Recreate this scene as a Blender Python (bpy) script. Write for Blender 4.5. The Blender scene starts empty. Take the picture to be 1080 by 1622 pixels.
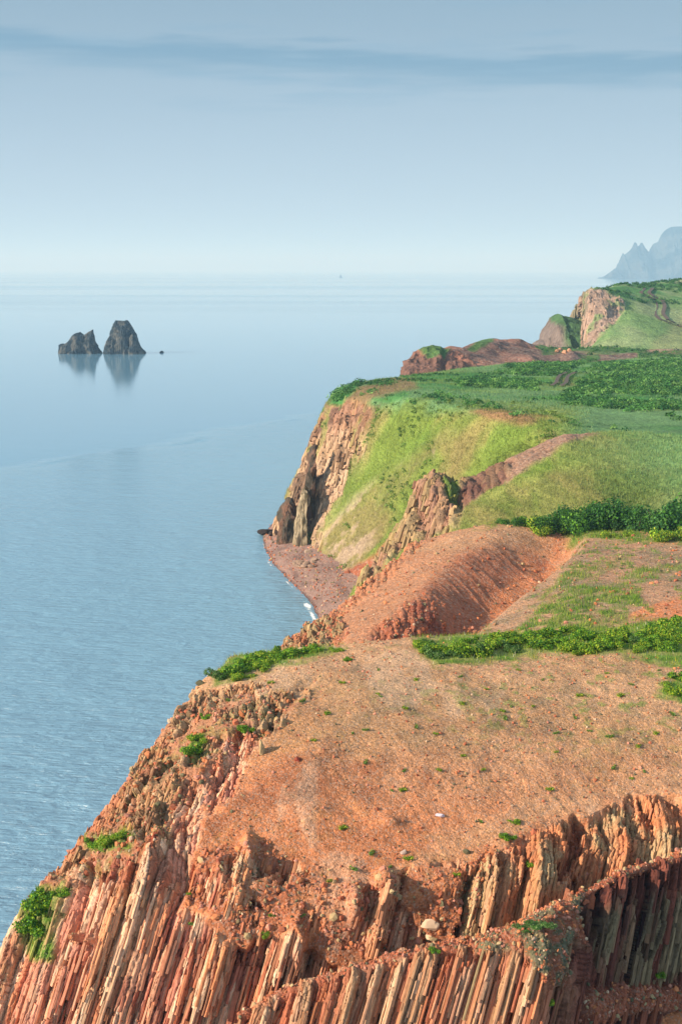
import bpy, math, random
import numpy as np
R = math.radians
rng = np.random.default_rng(7)
random.seed(7)
scn = bpy.context.scene

# ------------------------------------------------------------------ camera, sky, sun, exposure
F, CX, CY, HCAM = 2228.0, 540.0, 811.0, 80.0
PITCH = math.atan(385.0 / F)
cam_d = bpy.data.cameras.new('camera')
cam = bpy.data.objects.new('camera', cam_d)
scn.collection.objects.link(cam)
cam.location = (0, 0, HCAM)
cam.rotation_euler = (math.pi / 2 - PITCH, 0, 0)
cam_d.sensor_fit = 'VERTICAL'
cam_d.sensor_height = 24.0
cam_d.lens = 24.0 * F / 1622.0
cam_d.clip_start = 1.0
cam_d.clip_end = 120000.0
scn.camera = cam

SUN_EL, SUN_BEHIND = 23.0, 21.0          # low sun on the left, a little behind the camera
el, az = R(SUN_EL), R(SUN_BEHIND)
to_sun = (-math.cos(az) * math.cos(el), -math.sin(az) * math.cos(el), math.sin(el))
from mathutils import Vector
sd = bpy.data.lights.new('sun', 'SUN')
sun = bpy.data.objects.new('sun', sd)
scn.collection.objects.link(sun)
sd.energy = 4.9
sd.angle = R(0.6)
sd.color = (1.0, 0.85, 0.66)
sun.rotation_euler = Vector(to_sun).to_track_quat('Z', 'Y').to_euler()
sun.location = (-50, 0, 200)

w = bpy.data.worlds.new('World')
scn.world = w
w.use_nodes = True
nt = w.node_tree
nt.nodes.clear()


def nd(t, kind, **kw):
    n = t.nodes.new(kind)
    for k, v in kw.items():
        if isinstance(k, str) and hasattr(n, k):
            setattr(n, k, v)
    return n


def mth(t, op, a, b=None, c=None, clamp=False):
    n = t.nodes.new('ShaderNodeMath')
    n.operation = op
    n.use_clamp = clamp
    for i, v in enumerate((a, b, c)):
        if v is None:
            continue
        if isinstance(v, (int, float)):
            n.inputs[i].default_value = v
        else:
            t.links.new(v, n.inputs[i])
    return n.outputs[0]


def mixc(t, fac, a, b, mode='MIX'):
    n = t.nodes.new('ShaderNodeMix')
    n.data_type = 'RGBA'
    n.blend_type = mode
    n.clamp_factor = True
    for s, v in ((n.inputs[0], fac), (n.inputs[6], a), (n.inputs[7], b)):
        if isinstance(v, (int, float)):
            s.default_value = v
        elif isinstance(v, tuple):
            s.default_value = (v[0], v[1], v[2], 1)
        else:
            t.links.new(v, s)
    return n.outputs[2]


def smooth(t, v, lo, hi, a=0.0, b=1.0):
    n = t.nodes.new('ShaderNodeMapRange')
    n.interpolation_type = 'SMOOTHSTEP'
    t.links.new(v, n.inputs[0])
    n.inputs[1].default_value = lo
    n.inputs[2].default_value = hi
    n.inputs[3].default_value = a
    n.inputs[4].default_value = b
    return n.outputs[0]


sky = nd(nt, 'ShaderNodeTexSky')
sky.sky_type = 'NISHITA'
sky.sun_disc = False
sky.sun_elevation = el
sky.sun_rotation = math.atan2(to_sun[0], to_sun[1])
sky.altitude = 0
sky.air_density = 1.0
sky.dust_density = 1.2
sky.ozone_density = 1.2
tc = nd(nt, 'ShaderNodeTexCoord')
sep = nd(nt, 'ShaderNodeSeparateXYZ')
nt.links.new(tc.outputs['Generated'], sep.inputs[0])
zc, xc, yc = sep.outputs[2], sep.outputs[0], sep.outputs[1]
# thin milky veil of cloud high up and one long darker stratus band
elev = mth(nt, 'MAXIMUM', zc, 0.0)
veil = smooth(nt, elev, 0.18, 0.8, 0.92, 0.6)
milk = mixc(nt, smooth(nt, elev, 0.0, 0.225), (2.7, 3.4, 4.3), (1.42, 2.15, 2.85))
milk = mixc(nt, smooth(nt, elev, 0.185, 0.27), milk, (3.7, 4.7, 5.4))
col = mixc(nt, veil, sky.outputs[0], milk)
mp = nd(nt, 'ShaderNodeMapping')
nt.links.new(tc.outputs['Generated'], mp.inputs[0])
mp.inputs['Scale'].default_value = (3.0, 3.0, 34.0)
no = nd(nt, 'ShaderNodeTexNoise')
nt.links.new(mp.outputs[0], no.inputs['Vector'])
no.inputs['Scale'].default_value = 1.6
no.inputs['Detail'].default_value = 6
no.inputs['Roughness'].default_value = 0.5
nf = no.outputs['Fac']
mp2 = nd(nt, 'ShaderNodeMapping')
nt.links.new(tc.outputs['Generated'], mp2.inputs[0])
mp2.inputs['Scale'].default_value = (9.0, 9.0, 110.0)
no2 = nd(nt, 'ShaderNodeTexNoise')
nt.links.new(mp2.outputs[0], no2.inputs['Vector'])
no2.inputs['Scale'].default_value = 1.3
no2.inputs['Detail'].default_value = 4
nfine = no2.outputs['Fac']
bandc = mth(nt, 'SUBTRACT', 0.1395, mth(nt, 'MULTIPLY', xc, 0.034))      # centre of the band sinks to the right
dd = mth(nt, 'SUBTRACT', mth(nt, 'ADD', zc, mth(nt, 'MULTIPLY', mth(nt, 'SUBTRACT', nfine, 0.5), 0.022)), bandc)
dd = mth(nt, 'ADD', dd, mth(nt, 'MULTIPLY', mth(nt, 'SUBTRACT', nf, 0.5), 0.020))
up_ = smooth(nt, dd, 0.003, 0.0115, 1.0, 0.0)
lo_ = smooth(nt, dd, -0.017, 0.001, 0.0, 1.0)
band = mth(nt, 'MULTIPLY', up_, lo_)
col = mixc(nt, mth(nt, 'MULTIPLY', band, 0.80), col, (.95, 1.85, 2.75))
wis = smooth(nt, nfine, 0.50, 0.74)
wiz = mth(nt, 'MULTIPLY', smooth(nt, zc, 0.092, 0.125), wis)
col = mixc(nt, mth(nt, 'MULTIPLY', wiz, 0.55), col, (1.5, 2.4, 3.3))
bg = nd(nt, 'ShaderNodeBackground')
bg.inputs[1].default_value = 0.10
nt.links.new(col, bg.inputs[0])
wo = nd(nt, 'ShaderNodeOutputWorld')
nt.links.new(bg.outputs[0], wo.inputs[0])

scn.view_settings.view_transform = 'Standard'
scn.view_settings.look = 'None'
scn.view_settings.exposure = 0.74
scn.view_settings.gamma = 1
scn.view_settings.use_curve_mapping = False
scn.cycles.max_bounces = 6
scn.cycles.volume_bounces = 3
scn.cycles.transparent_max_bounces = 8

# ------------------------------------------------------------------ helpers
sp, cp = math.sin(PITCH), math.cos(PITCH)


def W(px, py, Y):
    px, py, Y = (np.asarray(v, float) for v in (px, py, Y))
    dy = F * cp + (CY - py) * sp
    dz = -F * sp + (CY - py) * cp
    t = Y / dy
    return np.stack([(px - CX) * t, Y + 0 * t, HCAM + dz * t], -1)


def Yz(py, z):
    """distance at which the ray through row py reaches height z"""
    dy = F * cp + (CY - py) * sp
    dz = -F * sp + (CY - py) * cp
    return (z - HCAM) / dz * dy


def proj(P):
    x, y, z = P[..., 0], P[..., 1], P[..., 2] - HCAM
    d = y * cp - z * sp
    u = y * sp + z * cp
    d = np.maximum(d, 1e-3)
    return CX + F * x / d, CY - F * u / d


def _h(ix, iy, iz, s):
    h = (ix.astype(np.int64) * 374761393 + iy.astype(np.int64) * 668265263 + iz.astype(np.int64) * 2147483647 + s * 974634777) & 0xFFFFFFFF
    h = ((h ^ (h >> 13)) * 1274126177) & 0xFFFFFFFF
    h = ((h ^ (h >> 16)) * 2246822519) & 0xFFFFFFFF
    return ((h ^ (h >> 15)) & 0xFFFFFF) / float(0xFFFFFF)


def vnoise(x, y, z, s=0):
    ix, iy, iz = np.floor(x), np.floor(y), np.floor(z)
    fx, fy, fz = x - ix, y - iy, z - iz
    ux, uy, uz = (f * f * f * (f * (f * 6 - 15) + 10) for f in (fx, fy, fz))
    r = 0
    for a in (0, 1):
        for b in (0, 1):
            for c in (0, 1):
                wgt = (ux if a else 1 - ux) * (uy if b else 1 - uy) * (uz if c else 1 - uz)
                r = r + wgt * _h(ix + a, iy + b, iz + c, s)
    return r * 2 - 1


def fbm(P, size, octs=4, s=0, rough=0.5, st=(1, 1, 1)):
    r, a, tot = 0, 1.0, 0
    k = 1.0 / size
    for o in range(octs):
        r = r + a * vnoise(P[..., 0] * k * st[0] + 17.3 * o, P[..., 1] * k * st[1] + 5.1 * o, P[..., 2] * k * st[2], s + o)
        tot += a
        a *= rough
        k *= 2.03
    return r / tot


def ridged(P, size, octs=4, s=0, st=(1, 1, 1)):
    r, a, tot, k = 0, 1.0, 0, 1.0 / size
    for o in range(octs):
        n = 1 - np.abs(vnoise(P[..., 0] * k * st[0] + 3.3 * o, P[..., 1] * k * st[1], P[..., 2] * k * st[2] + 9.1 * o, s + o))
        r = r + a * n * n
        tot += a
        a *= 0.5
        k *= 2.1
    return r / tot


def cells(u, v, s=0):
    """2D Voronoi: F1, F2, id, offset from the cell centre"""
    iu, iv = np.floor(u), np.floor(v)
    f1 = np.full(u.shape, 9.0)
    f2 = np.full(u.shape, 9.0)
    cid = np.zeros(u.shape)
    ou = np.zeros(u.shape)
    ov = np.zeros(u.shape)
    z0 = np.zeros(u.shape)
    for a in (-1, 0, 1):
        for b in (-1, 0, 1):
            cu = iu + a + 0.15 + 0.7 * _h(iu + a, iv + b, z0, s)
            cv = iv + b + 0.15 + 0.7 * _h(iu + a, iv + b, z0, s + 1)
            d = np.hypot(u - cu, v - cv)
            nid = _h(iu + a, iv + b, z0, s + 2)
            m = d < f1
            f2 = np.where(m, f1, np.minimum(f2, d))
            f1 = np.where(m, d, f1)
            cid = np.where(m, nid, cid)
            ou = np.where(m, u - cu, ou)
            ov = np.where(m, v - cv, ov)
    return f1, f2, cid, ou, ov


def sst(x, a, b):
    t = np.clip((x - a) / (b - a), 0, 1)
    return t * t * (3 - 2 * t)


def pdist(px, py, pts, closed=False):
    """distance to a polyline and side (+ = right of its direction, image space)"""
    best = np.full(px.shape, 1e9)
    side = np.zeros(px.shape)
    n = len(pts)
    for i in range(n if closed else n - 1):
        ax, ay = pts[i]
        bx, by = pts[(i + 1) % n]
        ex, ey = bx - ax, by - ay
        t = np.clip(((px - ax) * ex + (py - ay) * ey) / (ex * ex + ey * ey + 1e-9), 0, 1)
        d = np.hypot(px - ax - t * ex, py - ay - t * ey)
        m = d < best
        best = np.where(m, d, best)
        side = np.where(m, np.sign(ex * (py - ay) - ey * (px - ax)), side)
    return best, side


def inpoly(px, py, pts, soft=6.0):
    """soft mask, 1 inside"""
    d, _ = pdist(px, py, pts, True)
    ins = np.zeros(px.shape, bool)
    n = len(pts)
    for i in range(n):
        ax, ay = pts[i]
        bx, by = pts[(i + 1) % n]
        if ay == by:
            continue
        c = ((ay > py) != (by > py)) & (px < (bx - ax) * (py - ay) / (by - ay) + ax)
        ins ^= c
    sdv = np.where(ins, d, -d)
    return sst(sdv, -soft, soft)


def blob(px, py, x, y, rx, ry):
    return np.exp(-(((px - x) / rx) ** 2 + ((py - y) / ry) ** 2))


def lin(r, g, b):
    return np.array([((c / 255.0) / 12.92 if c <= 10 else (((c / 255.0) + 0.055) / 1.055) ** 2.4) for c in (r, g, b)])


def pchip(V, n_per):
    """monotone cubic along axis 0; n_per[i] samples in segment i"""
    d = V[1:] - V[:-1]
    m = np.zeros_like(V)
    a, b = d[:-1], d[1:]
    same = (a * b) > 0
    m[1:-1] = np.where(same, 2 * a * b / np.where(same, a + b, 1), 0)
    m[0], m[-1] = d[0], d[-1]
    out = []
    for i in range(len(d)):
        t = np.arange(n_per[i]) / n_per[i]
        t = t.reshape((-1,) + (1,) * (V.ndim - 1))
        h00 = 2 * t ** 3 - 3 * t ** 2 + 1
        h10 = t ** 3 - 2 * t ** 2 + t
        h01 = -2 * t ** 3 + 3 * t ** 2
        h11 = t ** 3 - t ** 2
        out.append(h00 * V[i] + h10 * m[i] + h01 * V[i + 1] + h11 * m[i + 1])
    out.append(V[-1:])
    return np.concatenate(out, 0)


def blur(G, k):
    for ax in (0, 1):
        for _ in range(k):
            A = np.moveaxis(G, ax, 0).copy()
            A[1:-1] = 0.25 * A[:-2] + 0.5 * A[1:-1] + 0.25 * A[2:]
            G = np.moveaxis(A, 0, ax)
    return G


def lattice(rows, K=26, left=(), right=(), back=(), front=(), upx=1.3, vpx=1.3, skirt=14, zmin=-6.0):
    L = []
    for r in rows:
        a = np.array(r, float)
        s = np.r_[0, np.cumsum(np.hypot(np.diff(a[:, 0]), np.diff(a[:, 1])))]
        q = np.linspace(0, s[-1], K)
        L.append(W(np.interp(q, s, a[:, 0]), np.interp(q, s, a[:, 1]), np.interp(q, s, a[:, 2])))
    V = np.array(L)                                     # rows x K x 3
    px, py = proj(V)
    us = np.maximum(2, (np.hypot(np.diff(px, axis=1), np.diff(py, axis=1)).mean(0) / upx).astype(int))
    vs = np.maximum(2, (np.hypot(np.diff(px, axis=0), np.diff(py, axis=0)).max(1) / vpx).astype(int))
    us, vs = list(us), list(vs)
    if left:
        ext = [V[:, :1] + np.array(o) for o in reversed(left)]
        V = np.concatenate(ext + [V], 1)
        us = [skirt] * len(left) + us
    if right:
        V = np.concatenate([V] + [V[:, -1:] + np.array(o) for o in right], 1)
        us = us + [skirt] * len(right)
    if back:
        V = np.concatenate([V] + [V[-1:] + np.array(o) for o in back], 0)
        vs = vs + [skirt] * len(back)
    if front:
        V = np.concatenate([V[:1] + np.array(o) for o in reversed(front)] + [V], 0)
        vs = [skirt] * len(front) + vs
    G = pchip(V, vs)
    G = np.moveaxis(pchip(np.moveaxis(G, 1, 0), us), 0, 1)
    G[..., 2] = np.maximum(G[..., 2], zmin)
    return G


def gnorm(G):
    du = np.empty_like(G)
    dv = np.empty_like(G)
    du[:, 1:-1] = G[:, 2:] - G[:, :-2]
    du[:, 0] = G[:, 1] - G[:, 0]
    du[:, -1] = G[:, -1] - G[:, -2]
    dv[1:-1] = G[2:] - G[:-2]
    dv[0] = G[1] - G[0]
    dv[-1] = G[-1] - G[-2]
    n = np.cross(du, dv)
    n /= np.linalg.norm(n, axis=-1, keepdims=True) + 1e-9
    return n


def put(name, V, faces, mat, colr=None, attrs=None, parent=None, smooth_=True):
    me = bpy.data.meshes.new(name)
    V = np.ascontiguousarray(V.reshape(-1, 3), np.float32)
    k = faces.shape[1]
    me.vertices.add(len(V))
    me.vertices.foreach_set('co', V.ravel())
    me.loops.add(faces.size)
    me.loops.foreach_set('vertex_index', np.ascontiguousarray(faces.ravel(), np.int32))
    me.polygons.add(len(faces))
    me.polygons.foreach_set('loop_start', np.arange(0, faces.size, k, dtype=np.int32))
    me.polygons.foreach_set('use_smooth', np.full(len(faces), smooth_))
    me.update(calc_edges=True)
    if colr is not None:
        c = np.ones((len(V), 4), np.float32)
        c[:, :3] = colr.reshape(-1, 3)
        at = me.attributes.new('Col', 'FLOAT_COLOR', 'POINT')
        at.data.foreach_set('color', c.ravel())
    for k2, v in (attrs or {}).items():
        at = me.attributes.new(k2, 'FLOAT', 'POINT')
        at.data.foreach_set('value', np.ascontiguousarray(v.ravel(), np.float32))
    me.materials.append(mat)
    o = bpy.data.objects.new(name, me)
    scn.collection.objects.link(o)
    if parent is not None:
        o.parent = parent
    return o


def gridfaces(nv, nu):
    i = np.arange(nv * nu).reshape(nv, nu)
    return np.stack([i[:-1, :-1], i[:-1, 1:], i[1:, 1:], i[1:, :-1]], -1).reshape(-1, 4)


def tag(o, label=None, cat=None, group=None, kind=None):
    if label:
        o['label'] = label
    if cat:
        o['category'] = cat
    if group:
        o['group'] = group
    if kind:
        o['kind'] = kind
    return o


# ------------------------------------------------------------------ materials
def new_mat(name):
    m = bpy.data.materials.new(name)
    m.use_nodes = True
    t = m.node_tree
    t.nodes.clear()
    out = nd(t, 'ShaderNodeOutputMaterial')
    bs = nd(t, 'ShaderNodeBsdfPrincipled')
    t.links.new(bs.outputs[0], out.inputs[0])
    bs.inputs['Roughness'].default_value = 0.9
    bs.inputs['Specular IOR Level'].default_value = 0.12
    return m, t, bs


def terrain_mat(name, s, strength=0.9, spk=0.5):
    """vertex colour of the ground, broken up by stones (gravel), cracks (rock) and blades (grass) of size s metres"""
    m, t, bs = new_mat(name)
    tcn = nd(t, 'ShaderNodeTexCoord').outputs['Object']
    at = nd(t, 'ShaderNodeAttribute')
    at.attribute_name = 'Col'
    gr = nd(t, 'ShaderNodeAttribute')
    gr.attribute_name = 'grass'
    rk = nd(t, 'ShaderNodeAttribute')
    rk.attribute_name = 'rock'
    grass, rock = gr.outputs['Fac'], rk.outputs['Fac']

    def vor(sc):
        v = nd(t, 'ShaderNodeTexVoronoi')
        t.links.new(tcn, v.inputs['Vector'])
        v.inputs['Scale'].default_value = sc
        return v

    def noi(sc, det=4, ro=0.6):
        v = nd(t, 'ShaderNodeTexNoise')
        t.links.new(tcn, v.inputs['Vector'])
        v.inputs['Scale'].default_value = sc
        v.inputs['Detail'].default_value = det
        v.inputs['Roughness'].default_value = ro
        return v.outputs['Fac']
    v1, v2 = vor(1 / s), vor(0.37 / s)
    n1, n2, n3 = noi(0.5 / s, 5, 0.7), noi(0.05 / s, 4), noi(1.6 / s, 3)
    sepc = nd(t, 'ShaderNodeSeparateColor')
    t.links.new(v1.outputs['Color'], sepc.inputs[0])
    sepc2 = nd(t, 'ShaderNodeSeparateColor')
    t.links.new(v2.outputs['Color'], sepc2.inputs[0])
    stone = sepc.outputs[0]
    # brightness factor of single stones
    pale = smooth(t, stone, 0.72, 1.0)
    dark = smooth(t, stone, 0.30, 0.0)
    f = mth(t, 'ADD', 1.0, mth(t, 'MULTIPLY', pale, 0.55 * spk))
    f = mth(t, 'SUBTRACT', f, mth(t, 'MULTIPLY', dark, 0.42 * spk))
    f = mth(t, 'ADD', f, mth(t, 'MULTIPLY', mth(t, 'SUBTRACT', n1, 0.5), 1.0))
    f = mth(t, 'ADD', f, mth(t, 'MULTIPLY', mth(t, 'SUBTRACT', n2, 0.5), 0.6))
    fg = mth(t, 'ADD', 1.0, mth(t, 'MULTIPLY', mth(t, 'SUBTRACT', n1, 0.5), 1.9))
    fg = mth(t, 'ADD', fg, mth(t, 'MULTIPLY', mth(t, 'SUBTRACT', n2, 0.5), 1.0))
    fg = mth(t, 'ADD', fg, mth(t, 'MULTIPLY', mth(t, 'SUBTRACT', n3, 0.5), 0.9))
    fm = nd(t, 'ShaderNodeMix')
    t.links.new(grass, fm.inputs[0])
    t.links.new(f, fm.inputs[2])
    t.links.new(fg, fm.inputs[3])
    mpr = nd(t, 'ShaderNodeMapping')
    t.links.new(tcn, mpr.inputs[0])
    mpr.inputs['Rotation'].default_value = (0, R(-17), 0)
    mpr.inputs['Scale'].default_value = (1, 1, .10)
    nv = nd(t, 'ShaderNodeTexNoise')
    t.links.new(mpr.outputs[0], nv.inputs['Vector'])
    nv.inputs['Scale'].default_value = 0.9 / s
    nv.inputs['Detail'].default_value = 5
    nv.inputs['Roughness'].default_value = 0.7
    fr = mth(t, 'ADD', 1.0, mth(t, 'MULTIPLY', mth(t, 'SUBTRACT', nv.outputs['Fac'], 0.5), 2.4))
    fr = mth(t, 'ADD', fr, mth(t, 'MULTIPLY', mth(t, 'SUBTRACT', n1, 0.5), 0.5))
    fm2 = nd(t, 'ShaderNodeMix')
    t.links.new(rock, fm2.inputs[0])
    t.links.new(fm.outputs[0], fm2.inputs[2])
    t.links.new(fr, fm2.inputs[3])
    val = mth(t, 'MAXIMUM', fm2.outputs[0], 0.25)
    vm = nd(t, 'ShaderNodeVectorMath')
    vm.operation = 'SCALE'
    t.links.new(at.outputs['Color'], vm.inputs[0])
    t.links.new(val, vm.inputs['Scale'])
    # hue wander: greyer and pinker stones
    hue = mixc(t, mth(t, 'MULTIPLY', smooth(t, sepc.outputs[1], 0.55, 1.0), mth(t, 'MULTIPLY', mth(t, 'SUBTRACT', 1.0, mth(t, 'MAXIMUM', grass, rock)), 0.45)),
               vm.outputs[0], (0.40, 0.31, 0.25))
    hue = mixc(t, mth(t, 'MULTIPLY', smooth(t, n1, 0.5, 0.75), mth(t, 'MULTIPLY', grass, 0.35)), hue, (0.24, 0.27, 0.06))
    t.links.new(hue, bs.inputs['Base Color'])
    # relief
    h = mth(t, 'MULTIPLY', mth(t, 'SUBTRACT', 1.0, v1.outputs['Distance']), s * 0.45)
    h = mth(t, 'ADD', h, mth(t, 'MULTIPLY', sepc2.outputs[0], s * 0.5))
    h = mth(t, 'ADD', h, mth(t, 'MULTIPLY', n1, s * 1.6))
    hg = mth(t, 'ADD', mth(t, 'MULTIPLY', n1, s * 2.6), mth(t, 'MULTIPLY', n3, s * 1.2))
    hr = nd(t, 'ShaderNodeMix')
    t.links.new(rock, hr.inputs[0])
    t.links.new(h, hr.inputs[2])
    t.links.new(mth(t, 'MULTIPLY', nv.outputs['Fac'], s * 1.5), hr.inputs[3])
    hm = nd(t, 'ShaderNodeMix')
    t.links.new(grass, hm.inputs[0])
    t.links.new(hr.outputs[0], hm.inputs[2])
    t.links.new(hg, hm.inputs[3])
    bp = nd(t, 'ShaderNodeBump')
    bp.inputs['Strength'].default_value = strength
    bp.inputs['Distance'].default_value = 1.0
    t.links.new(hm.outputs[0], bp.inputs['Height'])
    t.links.new(bp.outputs[0], bs.inputs['Normal'])
    return m


def leaf_mat(name, trans=0.35):
    m, t, bs = new_mat(name)
    at = nd(t, 'ShaderNodeAttribute')
    at.attribute_name = 'Col'
    t.links.new(at.outputs['Color'], bs.inputs['Base Color'])
    bs.inputs['Roughness'].default_value = 0.6
    bs.inputs['Specular IOR Level'].default_value = 0.25
    tr = nd(t, 'ShaderNodeBsdfTranslucent')
    t.links.new(at.outputs['Color'], tr.inputs[0])
    mx = nd(t, 'ShaderNodeMixShader')
    mx.inputs[0].default_value = trans
    t.links.new(bs.outputs[0], mx.inputs[1])
    t.links.new(tr.outputs[0], mx.inputs[2])
    out = [n for n in t.nodes if n.type == 'OUTPUT_MATERIAL'][0]
    t.links.new(mx.outputs[0], out.inputs[0])
    return m


M_A = terrain_mat('near_ground', 0.11, 0.75, 0.8)
M_C = terrain_mat('gravel_ground', 0.30, 0.8, 0.6)
M_D = terrain_mat('meadow_ground', 0.50, 0.8, 0.6)
M_F = terrain_mat('far_ground', 1.0, 0.7, 0.6)
M_H = terrain_mat('headland_ground', 1.5, 0.7, 0.6)
M_I = terrain_mat('cape_rock', 12.0, 0.6, 0.5)
M_LEAF = leaf_mat('leaves')
M_STEM, _t, _b = new_mat('stem_wood')
_b.inputs['Base Color'].default_value = (0.10, 0.07, 0.045, 1)
_n = nd(_t, 'ShaderNodeTexNoise')
_n.inputs['Scale'].default_value = 30
_t.links.new(mixc(_t, _n.outputs['Fac'], (0.05, 0.035, 0.025), (0.16, 0.12, 0.08)), _b.inputs['Base Color'])

RED = lin(184, 110, 82) * 0.80
ORANGE = lin(206, 132, 90) * 0.80
SAND = lin(208, 160, 120) * 0.84
PALE = lin(222, 190, 160) * 0.78
PINK = lin(206, 142, 120) * 0.85
TAN = lin(190, 165, 124) * 0.75
DARKRED = lin(142, 72, 58) * 0.8
GREYG = lin(128, 124, 96) * 0.7
GRASS = lin(142, 166, 76) * 0.76
GRASSY = lin(166, 172, 98) * 0.76
LUSH = lin(122, 158, 66) * 0.70
DEEP = lin(72, 134, 68) * 0.80
BLUEG = lin(128, 172, 114) * 0.80
DRY = lin(182, 168, 108) * 0.78


def mix(c, d, m):
    m = np.clip(m, 0, 1)[..., None]
    return c * (1 - m) + np.asarray(d) * m


patches = {}


def finish(name, G, mat, c, grass, rock, key):
    o = put(name, G, gridfaces(G.shape[0], G.shape[1]), mat, np.clip(c, 0.005, 0.9), {'grass': grass, 'rock': rock}, smooth_=key not in 'AB')
    tag(o, kind='structure')
    px, py = proj(G)
    Gs = G
    for _ in range(2):
        Gs = blur(Gs, 14)
    patches[key] = dict(NS=gnorm(Gs), C=np.clip(c, 0.005, 0.9), G=G, px=px, py=py, N=gnorm(G), grass=grass, rock=rock)
    return o


def at(key, x, y):
    """ground point of a hill seen at photo pixel (x, y), nearest to the eye"""
    p = patches[key]
    d = np.hypot(p['px'] - x, p['py'] - y)
    m = d < d.min() + 2.0
    i = np.argmin(np.where(m, p['G'][..., 1], 1e9))
    return p['G'].reshape(-1, 3)[i], p['N'].reshape(-1, 3)[i]


def columns(G, N, size, lean, amp, brk, s=0, leany=-.6, vs=4.0):
    """displacement for upright basalt columns leaning by lean (rad)"""
    x, y, z = G[..., 0], G[..., 1], G[..., 2]
    wob = fbm(G, 5.0, 2, s + 5) * 0.35 + fbm(G, .8, 2, s + 6) * .06
    u = (x * math.cos(lean) - (z) * math.sin(lean) + wob) / size
    v = (y + z * leany) / (size * vs)
    f1, f2, cid, ou, ov = cells(u, v, s)
    along = z * math.cos(lean) + x * math.sin(lean)
    seg = np.floor(along / brk + cid * 13.7 + 0.25 * fbm(G, 1.5, 2, s + 3))
    r2 = _h(np.floor(cid * 9999), seg, seg * 0, s + 4)
    edge = sst(f2 - f1, 0.0, 0.10)
    yaw = (_h(np.floor(cid * 7777), seg * 0, seg * 0, s + 6) - 0.5) * 1.6
    prism = -np.maximum(np.abs(ou + yaw * .25) - 0.12, 0) * 1.3
    d = amp * ((cid - 0.5) * 1.2 + (r2 - 0.5) * 0.8 + ou * yaw + prism) - amp * 0.45 * (1 - edge)
    return d, cid, r2, edge


# ------------------------------------------------------------------ hill A : nearest gravel hill above the columns
rowsA = [
    [(-95, 1725, 71), (200, 1725, 68.8), (540, 1725, 68.6), (900, 1725, 69.5), (1260, 1725, 71)],
    [(-52, 1600, 72.8), (200, 1610, 69.9), (400, 1605, 69.7), (700, 1600, 70.2), (900, 1590, 71.5), (1260, 1580, 74)],
    [(0, 1508, 74.8), (150, 1500, 71.6), (350, 1500, 70.8), (600, 1500, 71.3), (850, 1460, 73.0), (1260, 1440, 77.2)],
    [(42, 1432, 76.6), (160, 1400, 73.5), (300, 1400, 72.4), (500, 1400, 72.9), (700, 1395, 73.4), (850, 1370, 74.8), (1000, 1325, 77.3), (1260, 1270, 81)],
    [(128, 1335, 80), (220, 1320, 76.6), (330, 1320, 75.6), (450, 1320, 76.0), (650, 1320, 76.6), (800, 1300, 78.0), (950, 1270, 80.6), (1260, 1200, 86)],
    [(235, 1192, 87), (300, 1200, 83.2), (370, 1215, 81.2), (480, 1220, 80.8), (650, 1220, 81.6), (850, 1200, 84.0), (1260, 1130, 91)],
    [(288, 1120, 92.5), (360, 1120, 89), (450, 1130, 86.8), (600, 1130, 87.4), (850, 1120, 90), (1260, 1065, 97)],
    [(338, 1064, 98.5), (450, 1068, 94.6), (600, 1070, 94), (850, 1062, 96.5), (1260, 1010, 105)],
    [(362, 1046, 102), (440, 1036, 102.0), (520, 1026, 102.5), (660, 1014, 103.5), (850, 1008, 106), (1080, 990, 110), (1260, 978, 113)],
]
G = lattice(rowsA, K=30, left=[(-0.4, 3, -3), (-2, 8, -12), (-6, 14, -30), (-12, 22, -60)],
            back=[(0, 6, -2.0), (2, 16, -9), (4, 40, -45)], front=[(0, -2, -8), (0, -6, -25), (0, -14, -50)], upx=1.35, vpx=1.15, skirt=26)
G = blur(G, 14)
N = gnorm(G)
px, py = proj(G)
wx = fbm(G, 3.0, 3, 40) * 16
wy = fbm(G, 3.0, 3, 44) * 16
wx = wx + fbm(G, .9, 3, 47) * 12
wy = wy + fbm(G, .9, 3, 48) * 20
qx, qy = px + wx, py + wy
colL = inpoly(qx, qy, [(-200, 1800), (-200, 1300), (60, 1420), (120, 1370), (200, 1352), (250, 1300), (262, 1260), (330, 1240), (345, 1170), (395, 1150), (400, 1215), (330, 1290), (300, 1330), (288, 1395), (285, 1440), (330, 1462), (390, 1492), (470, 1490), (560, 1560), (620, 1800)], 9)
colM = inpoly(qx, qy, [(300, 1365), (360, 1350), (490, 1370), (520, 1410), (470, 1470), (380, 1440), (310, 1400)], 10)
colM2 = inpoly(qx, qy, [(560, 1495), (590, 1420), (640, 1390), (640, 1440), (700, 1500), (640, 1520)], 8) * 0.8
colR = inpoly(qx, qy, [(730, 1500), (735, 1390), (800, 1345), (870, 1320), (925, 1300), (1000, 1268), (1100, 1262), (1260, 1230), (1260, 1500), (900, 1520)], 7)
colU = inpoly(qx, qy, [(60, 1400), (100, 1270), (180, 1190), (270, 1090), (380, 1100), (500, 1090), (430, 1150), (370, 1210), (290, 1290), (250, 1345), (160, 1375)], 9)
gul = inpoly(qx, qy, [(905, 1290), (928, 1292), (925, 1350), (905, 1400), (880, 1400), (895, 1345)], 6)
rub = inpoly(qx, qy, [(280, 1420), (300, 1345), (420, 1335), (530, 1400), (640, 1400), (800, 1345), (760, 1420), (740, 1500), (620, 1530), (500, 1480), (380, 1480)], 12)
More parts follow.
